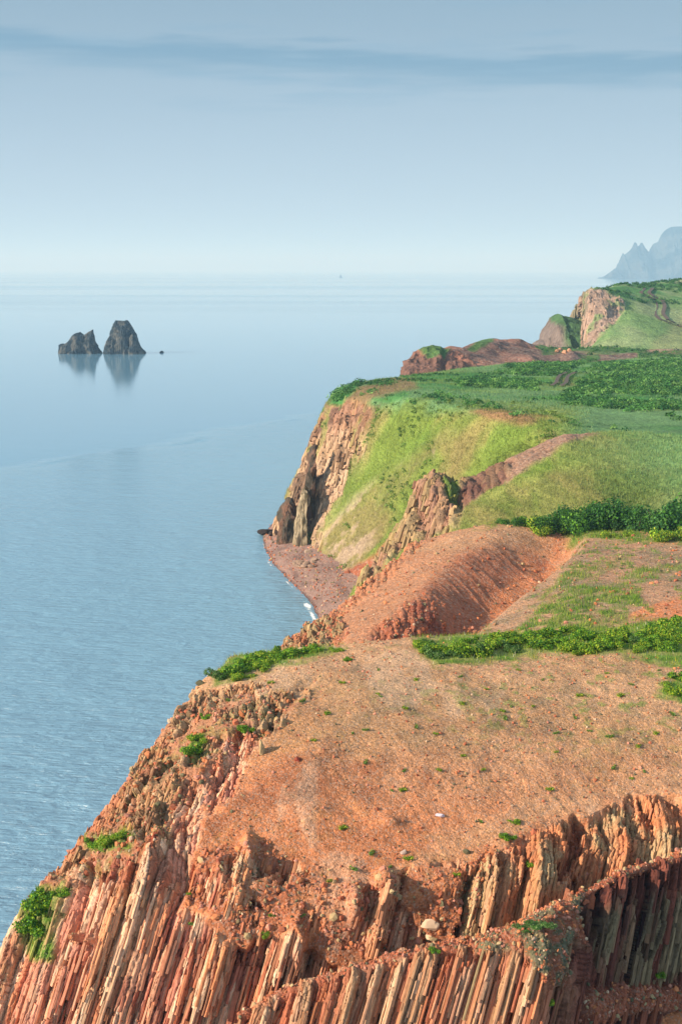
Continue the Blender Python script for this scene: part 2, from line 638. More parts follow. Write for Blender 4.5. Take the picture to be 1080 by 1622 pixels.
cols_ = np.clip(np.maximum.reduce([colL * sst(fbm(G, 2.4, 3, 63) + sst(py, 1480, 1560), -.50, -.38), colM * sst(fbm(G, 1.5, 3, 64, st=(1, 1, .6)), -.12, .08), colM2, colR, rub * sst(fbm(G, 1.7, 3, 65, st=(1, 1, .5)), .26, .34)]), 0, 1)
d1, cid, r2, edge = columns(G, N, 0.28, R(17), 0.36, 3.5, 3)
d2, cid2, r22, edge2 = columns(G, N, 1.3, R(17), 0.85, 7.0, 9)
disp = cols_ * (.7 * d1 + 0.9 * d2 + 0.12 * ridged(G, 0.35, 3, 5, (1, 1, .35)) - 0.1)
patchy = sst(fbm(G, 2.2, 3, 61, st=(1, 1, .6)), -0.05, 0.25)
d3, cid3, r23, edge3 = columns(G, N, 0.45, R(18), 0.6, 1.7, 23, vs=2.0)
disp += colU * (1 - cols_) * (patchy * d3 * 0.9 + 0.35 * ridged(G, 1.1, 4, 15) - 0.15)
disp += rub * (1 - cols_) * (sst(fbm(G, 1.8, 3, 71), 0.12, 0.4) * d3 * 0.6 + 0.2 * ridged(G, 0.9, 4, 25))
smoothA = 1 - np.clip(cols_ + colU + rub, 0, 1)
rill = ridged(np.stack([G[..., 0] * .9 + G[..., 1] * .45, G[..., 1] * 0.12, G[..., 2] * .12], -1), 2.6, 3, 31)
disp += smoothA * (0.30 * fbm(G, 7, 3, 32) + 0.14 * fbm(G, 2.5, 4, 33) + 0.16 * rill * sst(py, 1120, 1300) + 0.05 * fbm(G, .5, 3, 35))
# carved gully, ledge above the columns, blocks standing out of the scree
disp -= gul * 1.1
disp -= 0.9 * blob(px, py, 285, 1395, 24, 40) + 0.7 * blob(px, py, 320, 1415, 40, 26) - 0.5 * blob(px, py, 250, 1370, 26, 50)
for (x, y, rx, ry, h) in ((610, 1412, 13, 26, 1.2), (566, 1435, 11, 20, .7), (470, 1500, 16, 40, 1.1), (560, 1425, 10, 24, .5), (598, 1480, 20, 16, .8),
                          (350, 1395, 14, 30, .6), (845, 1400, 40, 60, .55), (392, 1350, 8, 26, .7), (500, 1290, 30, 22, .25), (617, 1310, 18, 12, .35)):
    disp += h * blob(px, py, x, y, rx, ry)
disp -= 0.8 * blob(px, py, 492, 1520, 9, 40)
hid = sst(py, 1000, 1040)
G = G + N * disp[..., None]
G[..., 2] -= 0.3 * inpoly(px, py, [(500, 1075), (380, 1205), (345, 1250), (330, 1240), (370, 1190), (480, 1080)], 9)
n_big = fbm(G, 9.0, 4, 80)
c = np.broadcast_to(SAND, G.shape).copy()
c = mix(c, ORANGE, sst(py + n_big * 60, 1090, 1330))
c = mix(c, ORANGE * 1.08, inpoly(qx, qy, [(470, 1090), (520, 1080), (500, 1160), (440, 1230), (340, 1320), (350, 1260), (400, 1180)], 18) * .8)
c = mix(c, SAND * 1.05, inpoly(qx, qy, [(560, 1430), (700, 1330), (860, 1260), (1260, 1180), (1260, 1250), (980, 1270), (800, 1340), (640, 1390)], 20) * .6)
c = mix(c, lin(190, 144, 102) * .86, sst(n_big, -.2, .25) * (1 - sst(py, 1150, 1260)) * .7)
c = mix(c, GREYG, sst(fbm(G, 1.2, 5, 90, st=(1, .5, 1)) + 0.5 * n_big, -0.0, .45) * sst(px, 420, 700) * (1 - sst(py, 1130, 1260)) * 0.45)
c = mix(c, lin(160, 98, 68) * .78, sst(fbm(G, 4, 5, 92), .0, .35) * sst(py, 1110, 1230) * .75)
c = mix(c, PALE, sst(fbm(G, 2.6, 5, 94, st=(1, .4, .4)), .2, .45) * .35)
c = mix(c, RED * 0.75, rub * 0.75 * sst(fbm(G, 3, 3, 93), -.3, .3))
c = mix(c, lin(176, 122, 96) * .75, colU * 0.7)
vc = np.stack([cid2, r22, cid], -1)
colcol = mix(mix(np.broadcast_to(PINK, G.shape), lin(200, 152, 118) * .85, sst(cid2 + .3 * fbm(G, 6, 2, 95), .40, .75)), ORANGE, sst(cid, .6, .9) * .6)
colcol = mix(colcol, lin(198, 150, 116) * .8, sst(px, 380, 520) * .6)
colcol = mix(colcol, DARKRED, (sst(r2, .72, .95) * .45 + sst(fbm(G, 4, 3, 97), .1, .4) * .65) * (1 - .5 * sst(px, 500, 700)))
colcol = mix(colcol, PALE * 1.15, sst(_h(np.floor(cid * 3333), cid * 0, cid * 0, 77), .55, .85) * .75)
colcol = colcol * 1.18
colcol = mix(colcol, DARKRED * .6, (1 - edge) * .5)
colcol = mix(colcol, mix(np.broadcast_to(TAN * 1.08, G.shape), ORANGE, sst(fbm(G, 3.2, 3, 99), -.2, .3)), colR * .85 * edge)
c = mix(c, colcol, cols_)
c = mix(c, mix(np.broadcast_to(GREYG, G.shape), TAN, sst(cid3, .4, .7)), colU * patchy * .65)
c = mix(c, RED * .8, gul)
tonal = 1 + 0.22 * fbm(G, 1.1, 4, 101)
c = c * tonal[..., None]
gA = np.zeros(px.shape)
for poly in ([(335, 1085), (340, 1050), (380, 1035), (500, 1020), (550, 1026), (500, 1042), (430, 1062), (370, 1085)],
             [(650, 1010), (700, 1000), (1300, 940), (1300, 1050), (1080, 1058), (1000, 1040), (850, 1036), (760, 1048), (690, 1052), (655, 1030)],
             [(30, 1420), (60, 1400), (108, 1400), (95, 1450), (78, 1520), (45, 1515)],
             [(130, 1335), (210, 1310), (200, 1345), (150, 1350)], [(290, 1190), (320, 1150), (325, 1180), (300, 1205)],
             [(1030, 1100), (1080, 1070), (1300, 1050), (1300, 1110), (1080, 1110)]):
    gA = np.maximum(gA, inpoly(px + wx * .6, py + wy * .5, poly, 7))
moss = sst(fbm(G, .7, 4, 110) + .35 * fbm(G, 5, 2, 111), .22, .42) * (sst(px, 500, 900) * (1 - sst(py, 1090, 1230)) * .7 + colU * .25 + .08)
c = mix(c, mix(np.broadcast_to(GRASSY, G.shape), LUSH, sst(fbm(G, 1.0, 3, 112), -.2, .2)), np.maximum(gA, moss * .8))
gA_f = np.clip(gA + moss * .4, 0, 1)
finish('gravel_hill', G, M_A, c, gA_f, np.clip(cols_ + colU * .5, 0, 1), 'A')
maskA = dict(cols=cols_, colU=colU, rub=rub, smooth=smoothA, gA=gA)

# ------------------------------------------------------------------ spur B : columns and the shaded hollow at lower right
rowsB = [
    [(330, 1790, 65.0), (500, 1790, 64.3), (650, 1790, 63.6), (800, 1790, 63.0), (862, 1790, 62.7), (905, 1780, 64.5), (960, 1740, 68.5), (1080, 1720, 71.5), (1260, 1720, 75)],
    [(350, 1700, 66.2), (500, 1660, 65.9), (650, 1640, 65.4), (800, 1630, 64.8), (862, 1612, 64.3), (893, 1590, 65.8), (930, 1560, 69.4), (1010, 1560, 71.4), (1120, 1560, 73.5), (1260, 1560, 76.3)],
    [(362, 1650, 66.8), (480, 1590, 66.7), (640, 1560, 66.3), (780, 1540, 65.8), (852, 1520, 65.4), (887, 1500, 66.4), (930, 1480, 70.0), (1010, 1460, 72.0), (1120, 1440, 74), (1260, 1420, 77)],
    [(378, 1612, 67.6), (450, 1572, 67.6), (560, 1537, 67.5), (650, 1512, 67.2), (750, 1500, 67), (830, 1478, 66.8), (870, 1452, 67.6), (905, 1432, 70.0), (980, 1390, 72.6), (1080, 1357, 75), (1260, 1310, 79)],
    [(384, 1607, 68.2), (455, 1566, 68.4), (560, 1531, 68.4), (650, 1506, 68.4), (750, 1492, 68.4), (830, 1468, 68.6), (868, 1442, 69), (905, 1424, 70.9), (980, 1384, 73.4), (1080, 1350, 75.8), (1260, 1303, 80)],
]
G = lattice(rowsB, K=34, left=[(-.5, 2, -3), (-1.5, 4, -8), (-2, 6, -20)], back=[(0, 1.2, -1.4), (0, 2.6, -4), (0, 4.5, -12)], front=[(0, -2, -8), (0, -5, -25), (0, -9, -44)], upx=1.2, vpx=1.1, skirt=16)
G = blur(G, 5)
N = gnorm(G)
px, py = proj(G)
wx = fbm(G, 2.0, 3, 140) * 12
topd, _ = pdist(px, py, [(378, 1609), (450, 1570), (560, 1535), (650, 1510), (750, 1497), (830, 1476), (870, 1450), (905, 1430), (980, 1388), (1080, 1355), (1260, 1308)])
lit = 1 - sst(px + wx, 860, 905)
capw = inpoly(px + wx, py + wx, [(740, 1480), (840, 1440), (930, 1420), (905, 1500), (885, 1560), (850, 1545), (830, 1510), (760, 1515)], 10)
face = sst(topd + wx * .4, 1, 5) * (1 - capw)
d1, cid, r2, edge = columns(G, N, 0.48, R(19), 0.46, 7.0, 51, -.4, 5)
d2, cid2, r22, edge2 = columns(G, N, 0.27, R(19), 0.2, 3.0, 57, -.4, 5)
lowR = inpoly(px + wx, py + wx, [(900, 1570), (980, 1555), (1100, 1560), (1300, 1560), (1300, 1600), (1000, 1600), (930, 1622)], 10)
face = face * (1 - lowR * .8)
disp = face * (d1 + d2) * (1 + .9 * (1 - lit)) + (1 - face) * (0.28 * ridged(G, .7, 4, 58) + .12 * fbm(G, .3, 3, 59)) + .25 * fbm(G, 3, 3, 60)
disp += lowR * .5
G = G + N * disp[..., None]
cc = mix(np.broadcast_to(RED * .95, G.shape), lin(190, 148, 114) * .8, sst(cid + .2 * fbm(G, 3, 2, 62), .5, .8))
cc = mix(cc, ORANGE, sst(r22, .6, .9) * .5)
cc = mix(cc, PALE * .95, sst(_h(np.floor(cid * 3333), cid * 0, cid * 0, 78), .6, .9) * .6)
cc = mix(cc, DARKRED * .8, (1 - edge) * .6)
cs = mix(np.broadcast_to(lin(140, 84, 70) * .75, G.shape), lin(150, 132, 104) * .8, sst(cid, .35, .7) * inpoly(px, py, [(930, 1450), (1000, 1420), (1300, 1400), (1300, 1560), (960, 1540)], 20))  # columns of the hollow: darker colours, part of its shade painted in
cs = mix(cs, lin(60, 36, 40) * .5, (1 - edge) * .8 + sst(cid2, .6, .9) * .5)  # near-black edges and columns deepen the painted shade
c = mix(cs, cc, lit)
c = mix(c, RED * .85, (1 - face))
c = mix(c, GREYG * .95, capw * sst(fbm(G, .9, 3, 66), -.25, .2))
c = c * (1 + .2 * fbm(G, .9, 3, 67))[..., None]
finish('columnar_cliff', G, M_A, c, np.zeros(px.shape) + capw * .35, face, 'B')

# ------------------------------------------------------------------ hill C : second gravel hill with the red gully
rowsC = [
    [(405, 1060, 182), (560, 1070, 162), (700, 1080, 150), (900, 1070, 142), (1260, 1050, 138)],
    [(457, 1014, 187), (560, 1002, 177), (640, 990, 171), (700, 998, 166), (800, 1000, 158), (900, 970, 158), (1260, 960, 152)],
    [(528, 968, 197), (600, 940, 196), (680, 922, 193), (790, 925, 188), (900, 905, 184), (1260, 900, 180)],
    [(598, 908, 207), (680, 880, 207), (780, 868, 206), (880, 868, 202), (1000, 862, 201), (1260, 852, 200)],
    [(646, 866, 217), (720, 843, 219), (790, 829, 221), (900, 836, 222), (1080, 838, 222), (1260, 835, 222)],
]
G = lattice(rowsC, K=28, left=[(-1, 5, -5), (-4, 14, -16), (-10, 28, -50)], back=[(0, 8, -2), (0, 22, -12), (0, 45, -45)], front=[(0, -10, -8), (0, -25, -30)], upx=1.35, vpx=.75, skirt=24)
G = blur(G, 12)
N = gnorm(G)
px, py = proj(G)
wx = fbm(G, 7.0, 3, 240) * 14
wy = fbm(G, 7.0, 3, 244) * 10
qx, qy = px + wx, py + wy
gl = [(892, 846), (862, 872), (790, 926), (742, 968), (705, 996), (650, 1040)]
gd, gs = pdist(px, py, gl)
gside = gs                                   # + : left/up or right
tst, tsd = pdist(np.array([600.0]), np.array([900.0]), gl)
leftm = (np.sign(gs) == tsd[0])
carve = np.where(leftm, 1 - sst(gd, 0, 78), 1 - sst(gd, 0, 40))
along = sst(py, 838, 880)
G[..., 2] -= 5.2 * carve * np.clip(.35 + along, 0, 1) * sst(py, 835, 850)
scarp = np.where(leftm, sst(gd, 3, 10) * (1 - sst(gd + wx, 60, 85)), 0) * sst(py, 840, 860)
rockC = inpoly(qx, qy, [(430, 1060), (455, 1005), (500, 975), (545, 985), (520, 1060)], 8)
edgeC, _ = pdist(px, py, [(457, 1014), (528, 968), (598, 908), (646, 866)])
rim = 1 - sst(edgeC + wx, 8, 26)
d1, cid, r2, edge = columns(G, N, .8, R(12), .9, 1.6, 251)
rough = np.clip(rockC + scarp * sst(py + wx, 925, 970) * .6 + rim * .5, 0, 1)
disp = rough * (d1 * .8 + .7 * ridged(G, 1.8, 4, 255) - .3) + .12 * fbm(G, 3, 4, 256)
sl = np.stack([G[..., 0] * .8 + G[..., 1] * .6, G[..., 1] * 0.1, G[..., 2] * .1], -1)
disp += (scarp * .42 + .08 * leftm * (1 - scarp) + .05) * (ridged(sl, 4.5, 5, 257) - .5) + scarp * .35 * fbm(G, 5, 4, 258)
G = G + gnorm(G) * disp[..., None]
nb = fbm(G, 16.0, 4, 260)
c = np.broadcast_to(lin(198, 150, 116) * .74, G.shape).copy()
c = mix(c, ORANGE * .92, (leftm & (px < 900)) * .45)
c = mix(c, RED * .85, scarp * .7 + .4 * rough)
c = mix(c, ORANGE * 1.02, inpoly(qx, qy, [(905, 848), (850, 838), (760, 930), (800, 925)], 8) * .8)
c = mix(c, DARKRED, sst(fbm(sl, 3, 3, 262), .1, .45) * scarp * .6)
c = mix(c, SAND * .95, inpoly(qx, qy, [(640, 875), (720, 840), (860, 830), (870, 850), (790, 860), (700, 880)], 10) * .7)
c = mix(c, GREYG, (~leftm) * sst(nb + .4 * fbm(G, 2, 3, 263), -.05, .5) * .75)
c = mix(c, TAN * .8, rockC * sst(cid, .5, .7))
c = mix(c, ORANGE * 1.15, inpoly(qx, qy, [(1000, 985), (1040, 955), (1300, 925), (1300, 985), (1060, 992)], 4))
c = c * (1 + .22 * fbm(G, 1.8, 4, 265))[..., None]
gC = np.zeros(px.shape)
for poly, k in (([(810, 1010), (850, 965), (930, 925), (1010, 935), (1000, 985), (1300, 990), (1300, 1060), (800, 1040)], 1),
                ([(960, 925), (1010, 905), (1080, 895), (1300, 870), (1300, 905), (1080, 908), (985, 925)], 1),
                ([(900, 905), (1000, 880), (960, 905), (880, 940), (830, 980)], .7),
                ([(730, 835), (800, 815), (1300, 790), (1300, 870), (1060, 858), (900, 850), (870, 836)], 1),
                ([(745, 1010), (790, 940), (770, 1000), (750, 1030)], .5)):
    gC = np.maximum(gC, k * inpoly(qx, qy, poly, 6) * np.clip(.6 + 1.1 * fbm(G, 1.6, 3, 266), 0, 1))
spk = sst(fbm(G, 1.3, 4, 268) + .3 * nb, .25, .45) * (~leftm) * sst(px, 780, 900)
gC = np.clip(np.maximum(gC, spk * .7), 0, 1)
c = mix(c, mix(np.broadcast_to(GRASSY, G.shape), LUSH, sst(fbm(G, 2.5, 3, 269), -.3, .2)), gC)
finish('gravel_hill_with_gully', G, M_C, c, gC, rough, 'C')

# ------------------------------------------------------------------ hill E : green spur with the rocky rib
rowsE = [
    [(575, 915, 250), (650, 915, 243), (800, 900, 234), (1260, 890, 226)],
    [(612, 880, 256), (680, 852, 250), (760, 836, 243), (900, 822, 238), (1080, 812, 236), (1260, 812, 234)],
    [(634, 840, 259), (690, 806, 254), (760, 796, 251), (850, 782, 248), (950, 770, 246), (1080, 768, 246), (1260, 765, 244)],
    [(655, 796, 262), (700, 770, 259), (760, 770, 259), (820, 748, 258), (900, 732, 258), (1080, 722, 262), (1260, 720, 262)],
    [(676, 762, 265), (735, 766, 266), (790, 735, 268), (840, 711, 271), (900, 690, 275), (980, 688, 281), (1100, 694, 286), (1260, 694, 288)],
]
G = lattice(rowsE, K=26, left=[(-1.5, 4, -4), (-5, 9, -12), (-10, 16, -30)], back=[(0, 8, -1.5), (0, 20, -8), (0, 40, -40)], front=[(0, -10, -8), (0, -30, -30)], upx=1.35, vpx=1.0, skirt=20)
G = blur(G, 7)
N = gnorm(G)
px, py = proj(G)
wx = fbm(G, 7.0, 3, 340) * 9
wy = fbm(G, 7.0, 3, 344) * 9
qx, qy = px + wx, py + wy
rk1 = inpoly(qx, qy, [(560, 930), (610, 870), (640, 820), (660, 765), (700, 745), (735, 765), (740, 790), (725, 830), (690, 850), (640, 870), (600, 920)], 6)
rk2 = inpoly(qx, qy, [(725, 770), (745, 755), (800, 728), (815, 735), (795, 765), (755, 785), (735, 790)], 5)
bare = inpoly(qx, qy, [(790, 735), (840, 702), (900, 680), (950, 682), (900, 702), (850, 735), (800, 765)], 6)
rkE = np.clip(rk1 + rk2, 0, 1)
d1, cid, r2, edge = columns(G, N, 1.3, R(14), 1.9, 6, 351)
disp = rkE * (d1 * .55 + 2.4 * ridged(G, 7, 5, 352, (1, 1, .5)) - 1.2) + (1 - rkE) * (1.1 * fbm(G, 13, 4, 353) + 1.0 * (ridged(np.stack([(G[..., 0] + G[..., 1] * .9) * .8, (G[..., 0] - G[..., 1]) * .12, G[..., 2] * .18], -1), 8, 4, 355) - .5) * (1 - bare) + .25 * fbm(G, 1.2, 3, 354))
disp -= rk2 * (d1 * .3 + 1.0 * ridged(G, 7, 5, 352, (1, 1, .5)) - .5)
disp += 1.5 * rk1 * blob(px, py, 690, 765, 26, 24) - 2.6 * blob(px, py, 670, 818, 9, 26) - 2.2 * blob(px, py, 727, 782, 13, 12)
G = G + N * disp[..., None]
nb = fbm(G, 22, 4, 360, st=(.6, 1, 1))
c = mix(np.broadcast_to(GRASSY * .95, G.shape), GRASS, sst(nb, -.2, .3))
c = c * (1 + .28 * nb)[..., None]
c = mix(c, LUSH * .8, sst(fbm(G, 10, 4, 359), .1, .4) * .6)
c = mix(c, DRY, sst(fbm(np.stack([G[..., 0] + G[..., 2] * 1.0, G[..., 1] * .3, G[..., 2] * .1], -1), 7, 4, 361), .0, .5) * (1 - .6 * sst(px, 900, 1050)) * .75)
c = mix(c, BLUEG, sst(px + nb * 80, 850, 1050) * (1 - sst(py + nb * 30, 700, 790)) * .8)
c = mix(c, BLUEG * 1.1, sst(px + nb * 90, 960, 1090) * .6)
rc = mix(np.broadcast_to(lin(178, 138, 116) * .68, G.shape), TAN * .8, sst(cid, .45, .75))
rc = mix(rc, lin(140, 100, 88) * .62, rk2 * .7 + sst(fbm(G, 5, 3, 363), .2, .5) * .5)
c = mix(c, lin(176, 138, 116) * .7, bare)
c = mix(c, rc, rkE)
c = mix(c, LUSH * .7, inpoly(px, py, [(700, 765), (725, 762), (730, 785), (710, 790)], 5) * .9)
c = c * (1 + .2 * fbm(G, 2.5, 4, 365))[..., None]
gE = np.clip(1 - rkE - bare, 0, 1)
finish('green_spur', G, M_D, c, gE, rkE, 'E')

# ------------------------------------------------------------------ hill D : big green hill, cliff and plateau
rowsD = [
    [(438, 862, 408), (480, 884, 383), (520, 905, 366), (560, 938, 344), (640, 990, 308), (1260, 1010, 278)],
    [(446, 815, 414), (490, 842, 397), (540, 872, 367), (600, 882, 345), (700, 880, 320), (1260, 880, 292)],
    [(468, 757, 420), (510, 780, 402), (570, 800, 372), (640, 800, 345), (740, 800, 315), (1260, 800, 287)],
    [(494, 707, 425), (535, 715, 405), (600, 730, 370), (680, 730, 340), (780, 730, 313), (1260, 730, 291)],
    [(507, 668, 430), (560, 662, 405), (620, 670, 368), (700, 680, 336), (790, 690, 313), (870, 705, 297), (1260, 712, 291)],
    [(520, 634, 437), (580, 625, 412), (640, 628, 372), (710, 640, 341), (790, 655, 319), (880, 680, 301), (1000, 692, 294), (1260, 692, 292)],
    [(538, 613, 448), (600, 607, 440), (680, 613, 410), (760, 626, 385), (860, 642, 360), (1000, 657, 345), (1260, 657, 345)],
    [(572, 605, 465), (640, 599, 475), (720, 597, 480), (800, 598, 475), (900, 602, 460), (1080, 605, 455), (1260, 605, 455)],
    [(640, 597, 505), (720, 586, 540), (800, 577, 575), (900, 577, 580), (1080, 563, 625), (1260, 563, 625)],
]
G = lattice(rowsD, K=30, left=[(-2, 8, -5), (-6, 18, -16), (-14, 36, -60)], back=[(0, 20, -3), (0, 60, -9), (0, 150, -22)], front=[(0, -10, -5)], upx=1.3, vpx=.85, skirt=20)
G = blur(G, 7)
N = gnorm(G)
px, py = proj(G)
wx = fbm(G, 14.0, 4, 440) * 16
wy = fbm(G, 14.0, 4, 444) * 12
qx, qy = px + wx, py + wy
cliff = inpoly(qx, qy, [(400, 900), (430, 780), (490, 680), (515, 640), (550, 632), (590, 642), (596, 662), (580, 695), (560, 730), (540, 790), (510, 850), (516, 890), (560, 915), (540, 945)], 9)
midscree = inpoly(qx, qy, [(505, 850), (560, 790), (640, 730), (700, 690), (720, 690), (650, 760), (600, 830), (570, 910), (520, 900)], 14)
redfoot = inpoly(qx, qy, [(530, 930), (550, 905), (580, 895), (640, 845), (655, 860), (600, 930), (560, 960)], 7)
# streaks that run down the slope (upper right to lower left)
S = np.stack([(G[..., 0] + G[..., 1] * .9) * .8, (G[..., 0] - G[..., 1]) * .12, G[..., 2] * .18], -1)
st1 = fbm(S, 7, 5, 450)
st2 = ridged(S, 9, 4, 451)
slopef = sst(qy, 640, 665) * (1 - sst(px, 880, 930))
d1, cid, r2, edge = columns(G, N, 2.0, R(6), 2.0, 9, 455)
disp = cliff * (2.6 * ridged(G, 12, 5, 456, (1, 1, .4)) - 1.4 + .5 * d1) + (1 - cliff) * slopef * (2.2 * (st2 - .5) + .4 * fbm(G, 3, 3, 457))
disp += (1 - slopef) * (.5 * fbm(G, 14, 4, 458) + .25 * fbm(G, 2.5, 3, 459)) * (1 - cliff)
disp += midscree * .8 * (ridged(G, 3, 4, 460) - .5) + redfoot * .8 * (st2 - .5)
disp += 2.5 * blob(px, py, 620, 640, 30, 12) * 0
G = G + N * disp[..., None]
nb = fbm(G, 35, 4, 465)
c = mix(np.broadcast_to(GRASS * .95, G.shape), GRASSY * 1.02, sst(st1, -.1, .4))
c = mix(c, DRY * .9, sst(st1 + .3 * nb + .3 * midscree, .05, .3) * slopef * .8)
c = mix(c, lin(160, 140, 100) * .66, sst(fbm(S, 6, 4, 464), .18, .4) * slopef * sst(py, 650, 720) * .4)
c = mix(c, LUSH * 1.05, sst(fbm(S, 16, 3, 466) + .3 * inpoly(px, py, [(540, 840), (640, 700), (740, 640), (760, 660), (680, 740), (600, 800)], 20), .1, .4) * slopef * .8)
pale = mix(np.broadcast_to(PALE * .8, G.shape), lin(196, 164, 132) * .75, sst(fbm(G, 9, 3, 467), -.1, .3))
rk_up = sst(-qy, -700, -660)
clc = mix(pale, lin(164, 118, 98) * .72, rk_up * .75)
clc = mix(clc, lin(120, 92, 78) * .6, sst(fbm(G, 6, 4, 468), .1, .4) * .7)
scr = sst(fbm(S, 5, 4, 469) + .25 * fbm(G, 2, 3, 470), -.02, .22)
c = mix(c, mix(pale, lin(176, 156, 142) * .75, .6 + 0 * px) * .95, midscree * scr * .8)
c = mix(c, lin(142, 136, 82) * .7, midscree * (1 - scr) * .6)
vegc = sst(fbm(np.stack([G[..., 0], G[..., 1], G[..., 2] * .5], -1), 9, 4, 471) - .06 * rk_up, .0, .16)
c = mix(c, clc, cliff * (1 - vegc * .75))
c = mix(c, RED * .78, redfoot)
# plateau
plat = 1 - sst(qy, 640, 668)
plat = np.maximum(plat, sst(px, 860, 930) * (1 - sst(qy, 690, 710)))
plc = mix(np.broadcast_to(BLUEG * .82, G.shape), DEEP, sst(nb, -.1, .3))
plc = mix(plc, GRASS * .8, sst(fbm(G, 18, 3, 472, st=(.4, 1, 1)), .05, .4) * .6)
c = mix(c, plc, plat * (1 - cliff))
for poly, k in (([(500, 640), (560, 612), (650, 600), (665, 612), (600, 628), (560, 645)], .8), ([(745, 655), (800, 648), (870, 660), (840, 668), (770, 666)], .9),
                ([(560, 650), (610, 640), (600, 665), (575, 690)], .6), ([(880, 600), (900, 596), (905, 612), (885, 612)], .4)):
    c = mix(c, lin(170, 130, 100) * .72, k * inpoly(qx, qy, poly, 5))
c = mix(c, DEEP * 1.1, inpoly(px, py, [(520, 640), (540, 612), (575, 602), (560, 620), (540, 640)], 4))
c = mix(c, DEEP * 1.2, inpoly(px, py, [(590, 632), (640, 618), (650, 625), (620, 640)], 4) * .8)
c = c * (1 + .2 * fbm(G, 3.5, 4, 473))[..., None]
gD = np.clip(1 - cliff * (1 - vegc * .75) - midscree * (.35 + scr * .6) - redfoot, 0, 1)
finish('green_hill', G, M_D, c, gD, cliff, 'D')

# ------------------------------------------------------------------ F : red promontory and quarry floor
rowsF = [
    [(636, 606, 596), (700, 604, 590), (800, 590, 590), (900, 590, 600), (1020, 585, 620), (1260, 580, 640)],
    [(645, 585, 604), (700, 582, 600), (760, 580, 605), (850, 580, 612), (950, 574, 625), (1050, 568, 640), (1260, 568, 660)],
    [(652, 566, 613), (690, 562, 612), (760, 566, 632), (850, 568, 650), (900, 565, 655), (960, 564, 657), (1030, 564, 670), (1260, 564, 680)],
    [(668, 553, 625), (692, 549, 630), (745, 555, 650), (770, 550, 665), (800, 553, 678), (880, 557, 690), (950, 553, 700), (1020, 558, 702), (1260, 561, 705)],
    [(690, 548, 640), (735, 550, 668), (755, 543, 688), (790, 536, 700), (820, 538, 710), (845, 548, 720), (890, 552, 730), (940, 549, 735), (1020, 555, 738), (1260, 560, 740)],
]
G = lattice(rowsF, K=40, left=[(-2, 8, -5), (-5, 18, -16), (-12, 36, -60)], back=[(0, 20, -5), (0, 60, -16), (0, 120, -60)], upx=1.1, vpx=.5, skirt=16)
G = blur(G, 3)
N = gnorm(G)
px, py = proj(G)
wx = fbm(G, 15, 4, 540) * 8
qx, qy = px + wx, py + wx * .4
fc = inpoly(qx, qy, [(600, 620), (640, 560), (680, 550), (700, 552), (745, 570), (770, 600)], 5)
disp = fc * (6.0 * (ridged(G, 12, 5, 541, (1, 1, .5)) - .5)) + (1 - fc) * (2.2 * fbm(G, 14, 5, 542)) - 2.5 * blob(px, py, 704, 575, 5, 22)
disp += 2.2 * blob(px, py, 905, 567, 14, 8) + 1.0 * blob(px, py, 840, 568, 12, 5)
G = G + N * disp[..., None]
c = np.broadcast_to(lin(150, 114, 102) * .55, G.shape).copy()
c = mix(c, lin(136, 110, 100) * .6, sst(px, 760, 850) * .8)
c = mix(c, lin(190, 132, 110) * .68, sst(fbm(G, 20, 3, 544), 0.05, .35) * .6)
c = mix(c, lin(196, 190, 160) * .6, sst(fbm(G, 30, 4, 545, st=(.3, 1, 1)), .1, .3) * sst(px, 760, 860) * .45)
gF = np.maximum.reduce([inpoly(qx, qy, p, 3) for p in ([(665, 556), (690, 545), (712, 552), (705, 568), (680, 566)], [(742, 556), (760, 538), (785, 534), (775, 548), (755, 556)],
                                                      [(860, 560), (850, 548), (900, 548), (1020, 552), (1030, 560), (960, 560), (900, 556)], [(915, 566), (950, 562), (945, 572), (920, 572)], [(1010, 560), (1300, 555), (1300, 600), (1000, 600)])])
c = mix(c, lin(92, 128, 72) * .75, gF)
c = c * (1 + .25 * fbm(G, 5, 4, 546))[..., None]
finish('red_promontory', G, M_F, c, gF, fc, 'F')

# ------------------------------------------------------------------ H : headland with the tall cliff
rowsH = [
    [(908, 566, 800), (1000, 568, 780), (1260, 568, 770)],
    [(927, 545, 840), (960, 533, 815), (1020, 541, 805), (1080, 549, 800), (1260, 550, 790)],
    [(929, 510, 865), (950, 512, 850), (1000, 503, 855), (1080, 515, 860), (1260, 520, 860)],
    [(931, 480, 880), (960, 478, 872), (985, 480, 880), (1040, 482, 900), (1260, 490, 910)],
    [(934, 462, 892), (962, 462, 900), (1000, 462, 925), (1080, 464, 950), (1260, 465, 960)],
    [(943, 455, 915), (962, 456, 930), (1000, 450, 970), (1040, 447, 1000), (1080, 445, 1020), (1260, 445, 1020)],
]
G = lattice(rowsH, K=34, left=[(.5, 8, -3), (4, 26, -14), (14, 60, -80)], back=[(0, 30, -4), (0, 90, -20), (0, 220, -90)], front=[(0, -20, -10)], upx=.9, vpx=.55, skirt=16)
G = blur(G, 3)
N = gnorm(G)
px, py = proj(G)
wx = fbm(G, 18, 4, 640) * 5
qx, qy = px + wx, py + wx
fc = inpoly(qx, qy, [(890, 560), (900, 450), (935, 457), (958, 462), (985, 476), (992, 490), (968, 515), (945, 538), (930, 560)], 3)
disp = fc * (7.0 * (ridged(G, 16, 5, 641, (1, 1, .4)) - .5)) + (1 - fc) * (1.6 * fbm(G, 30, 4, 642)) + (1 - fc) * .8 * blob(px, py, 0, 0, 1, 1)
G = G + N * disp[..., None]
c = mix(np.broadcast_to(lin(128, 162, 100) * .74, G.shape), lin(158, 176, 126) * .74, sst(fbm(G, 40, 4, 644), -.2, .4))
c = mix(c, DEEP * 1.1, (1 - sst(qy, 470, 482)) * sst(fbm(G, 25, 3, 645), -.1, .2) * .8)
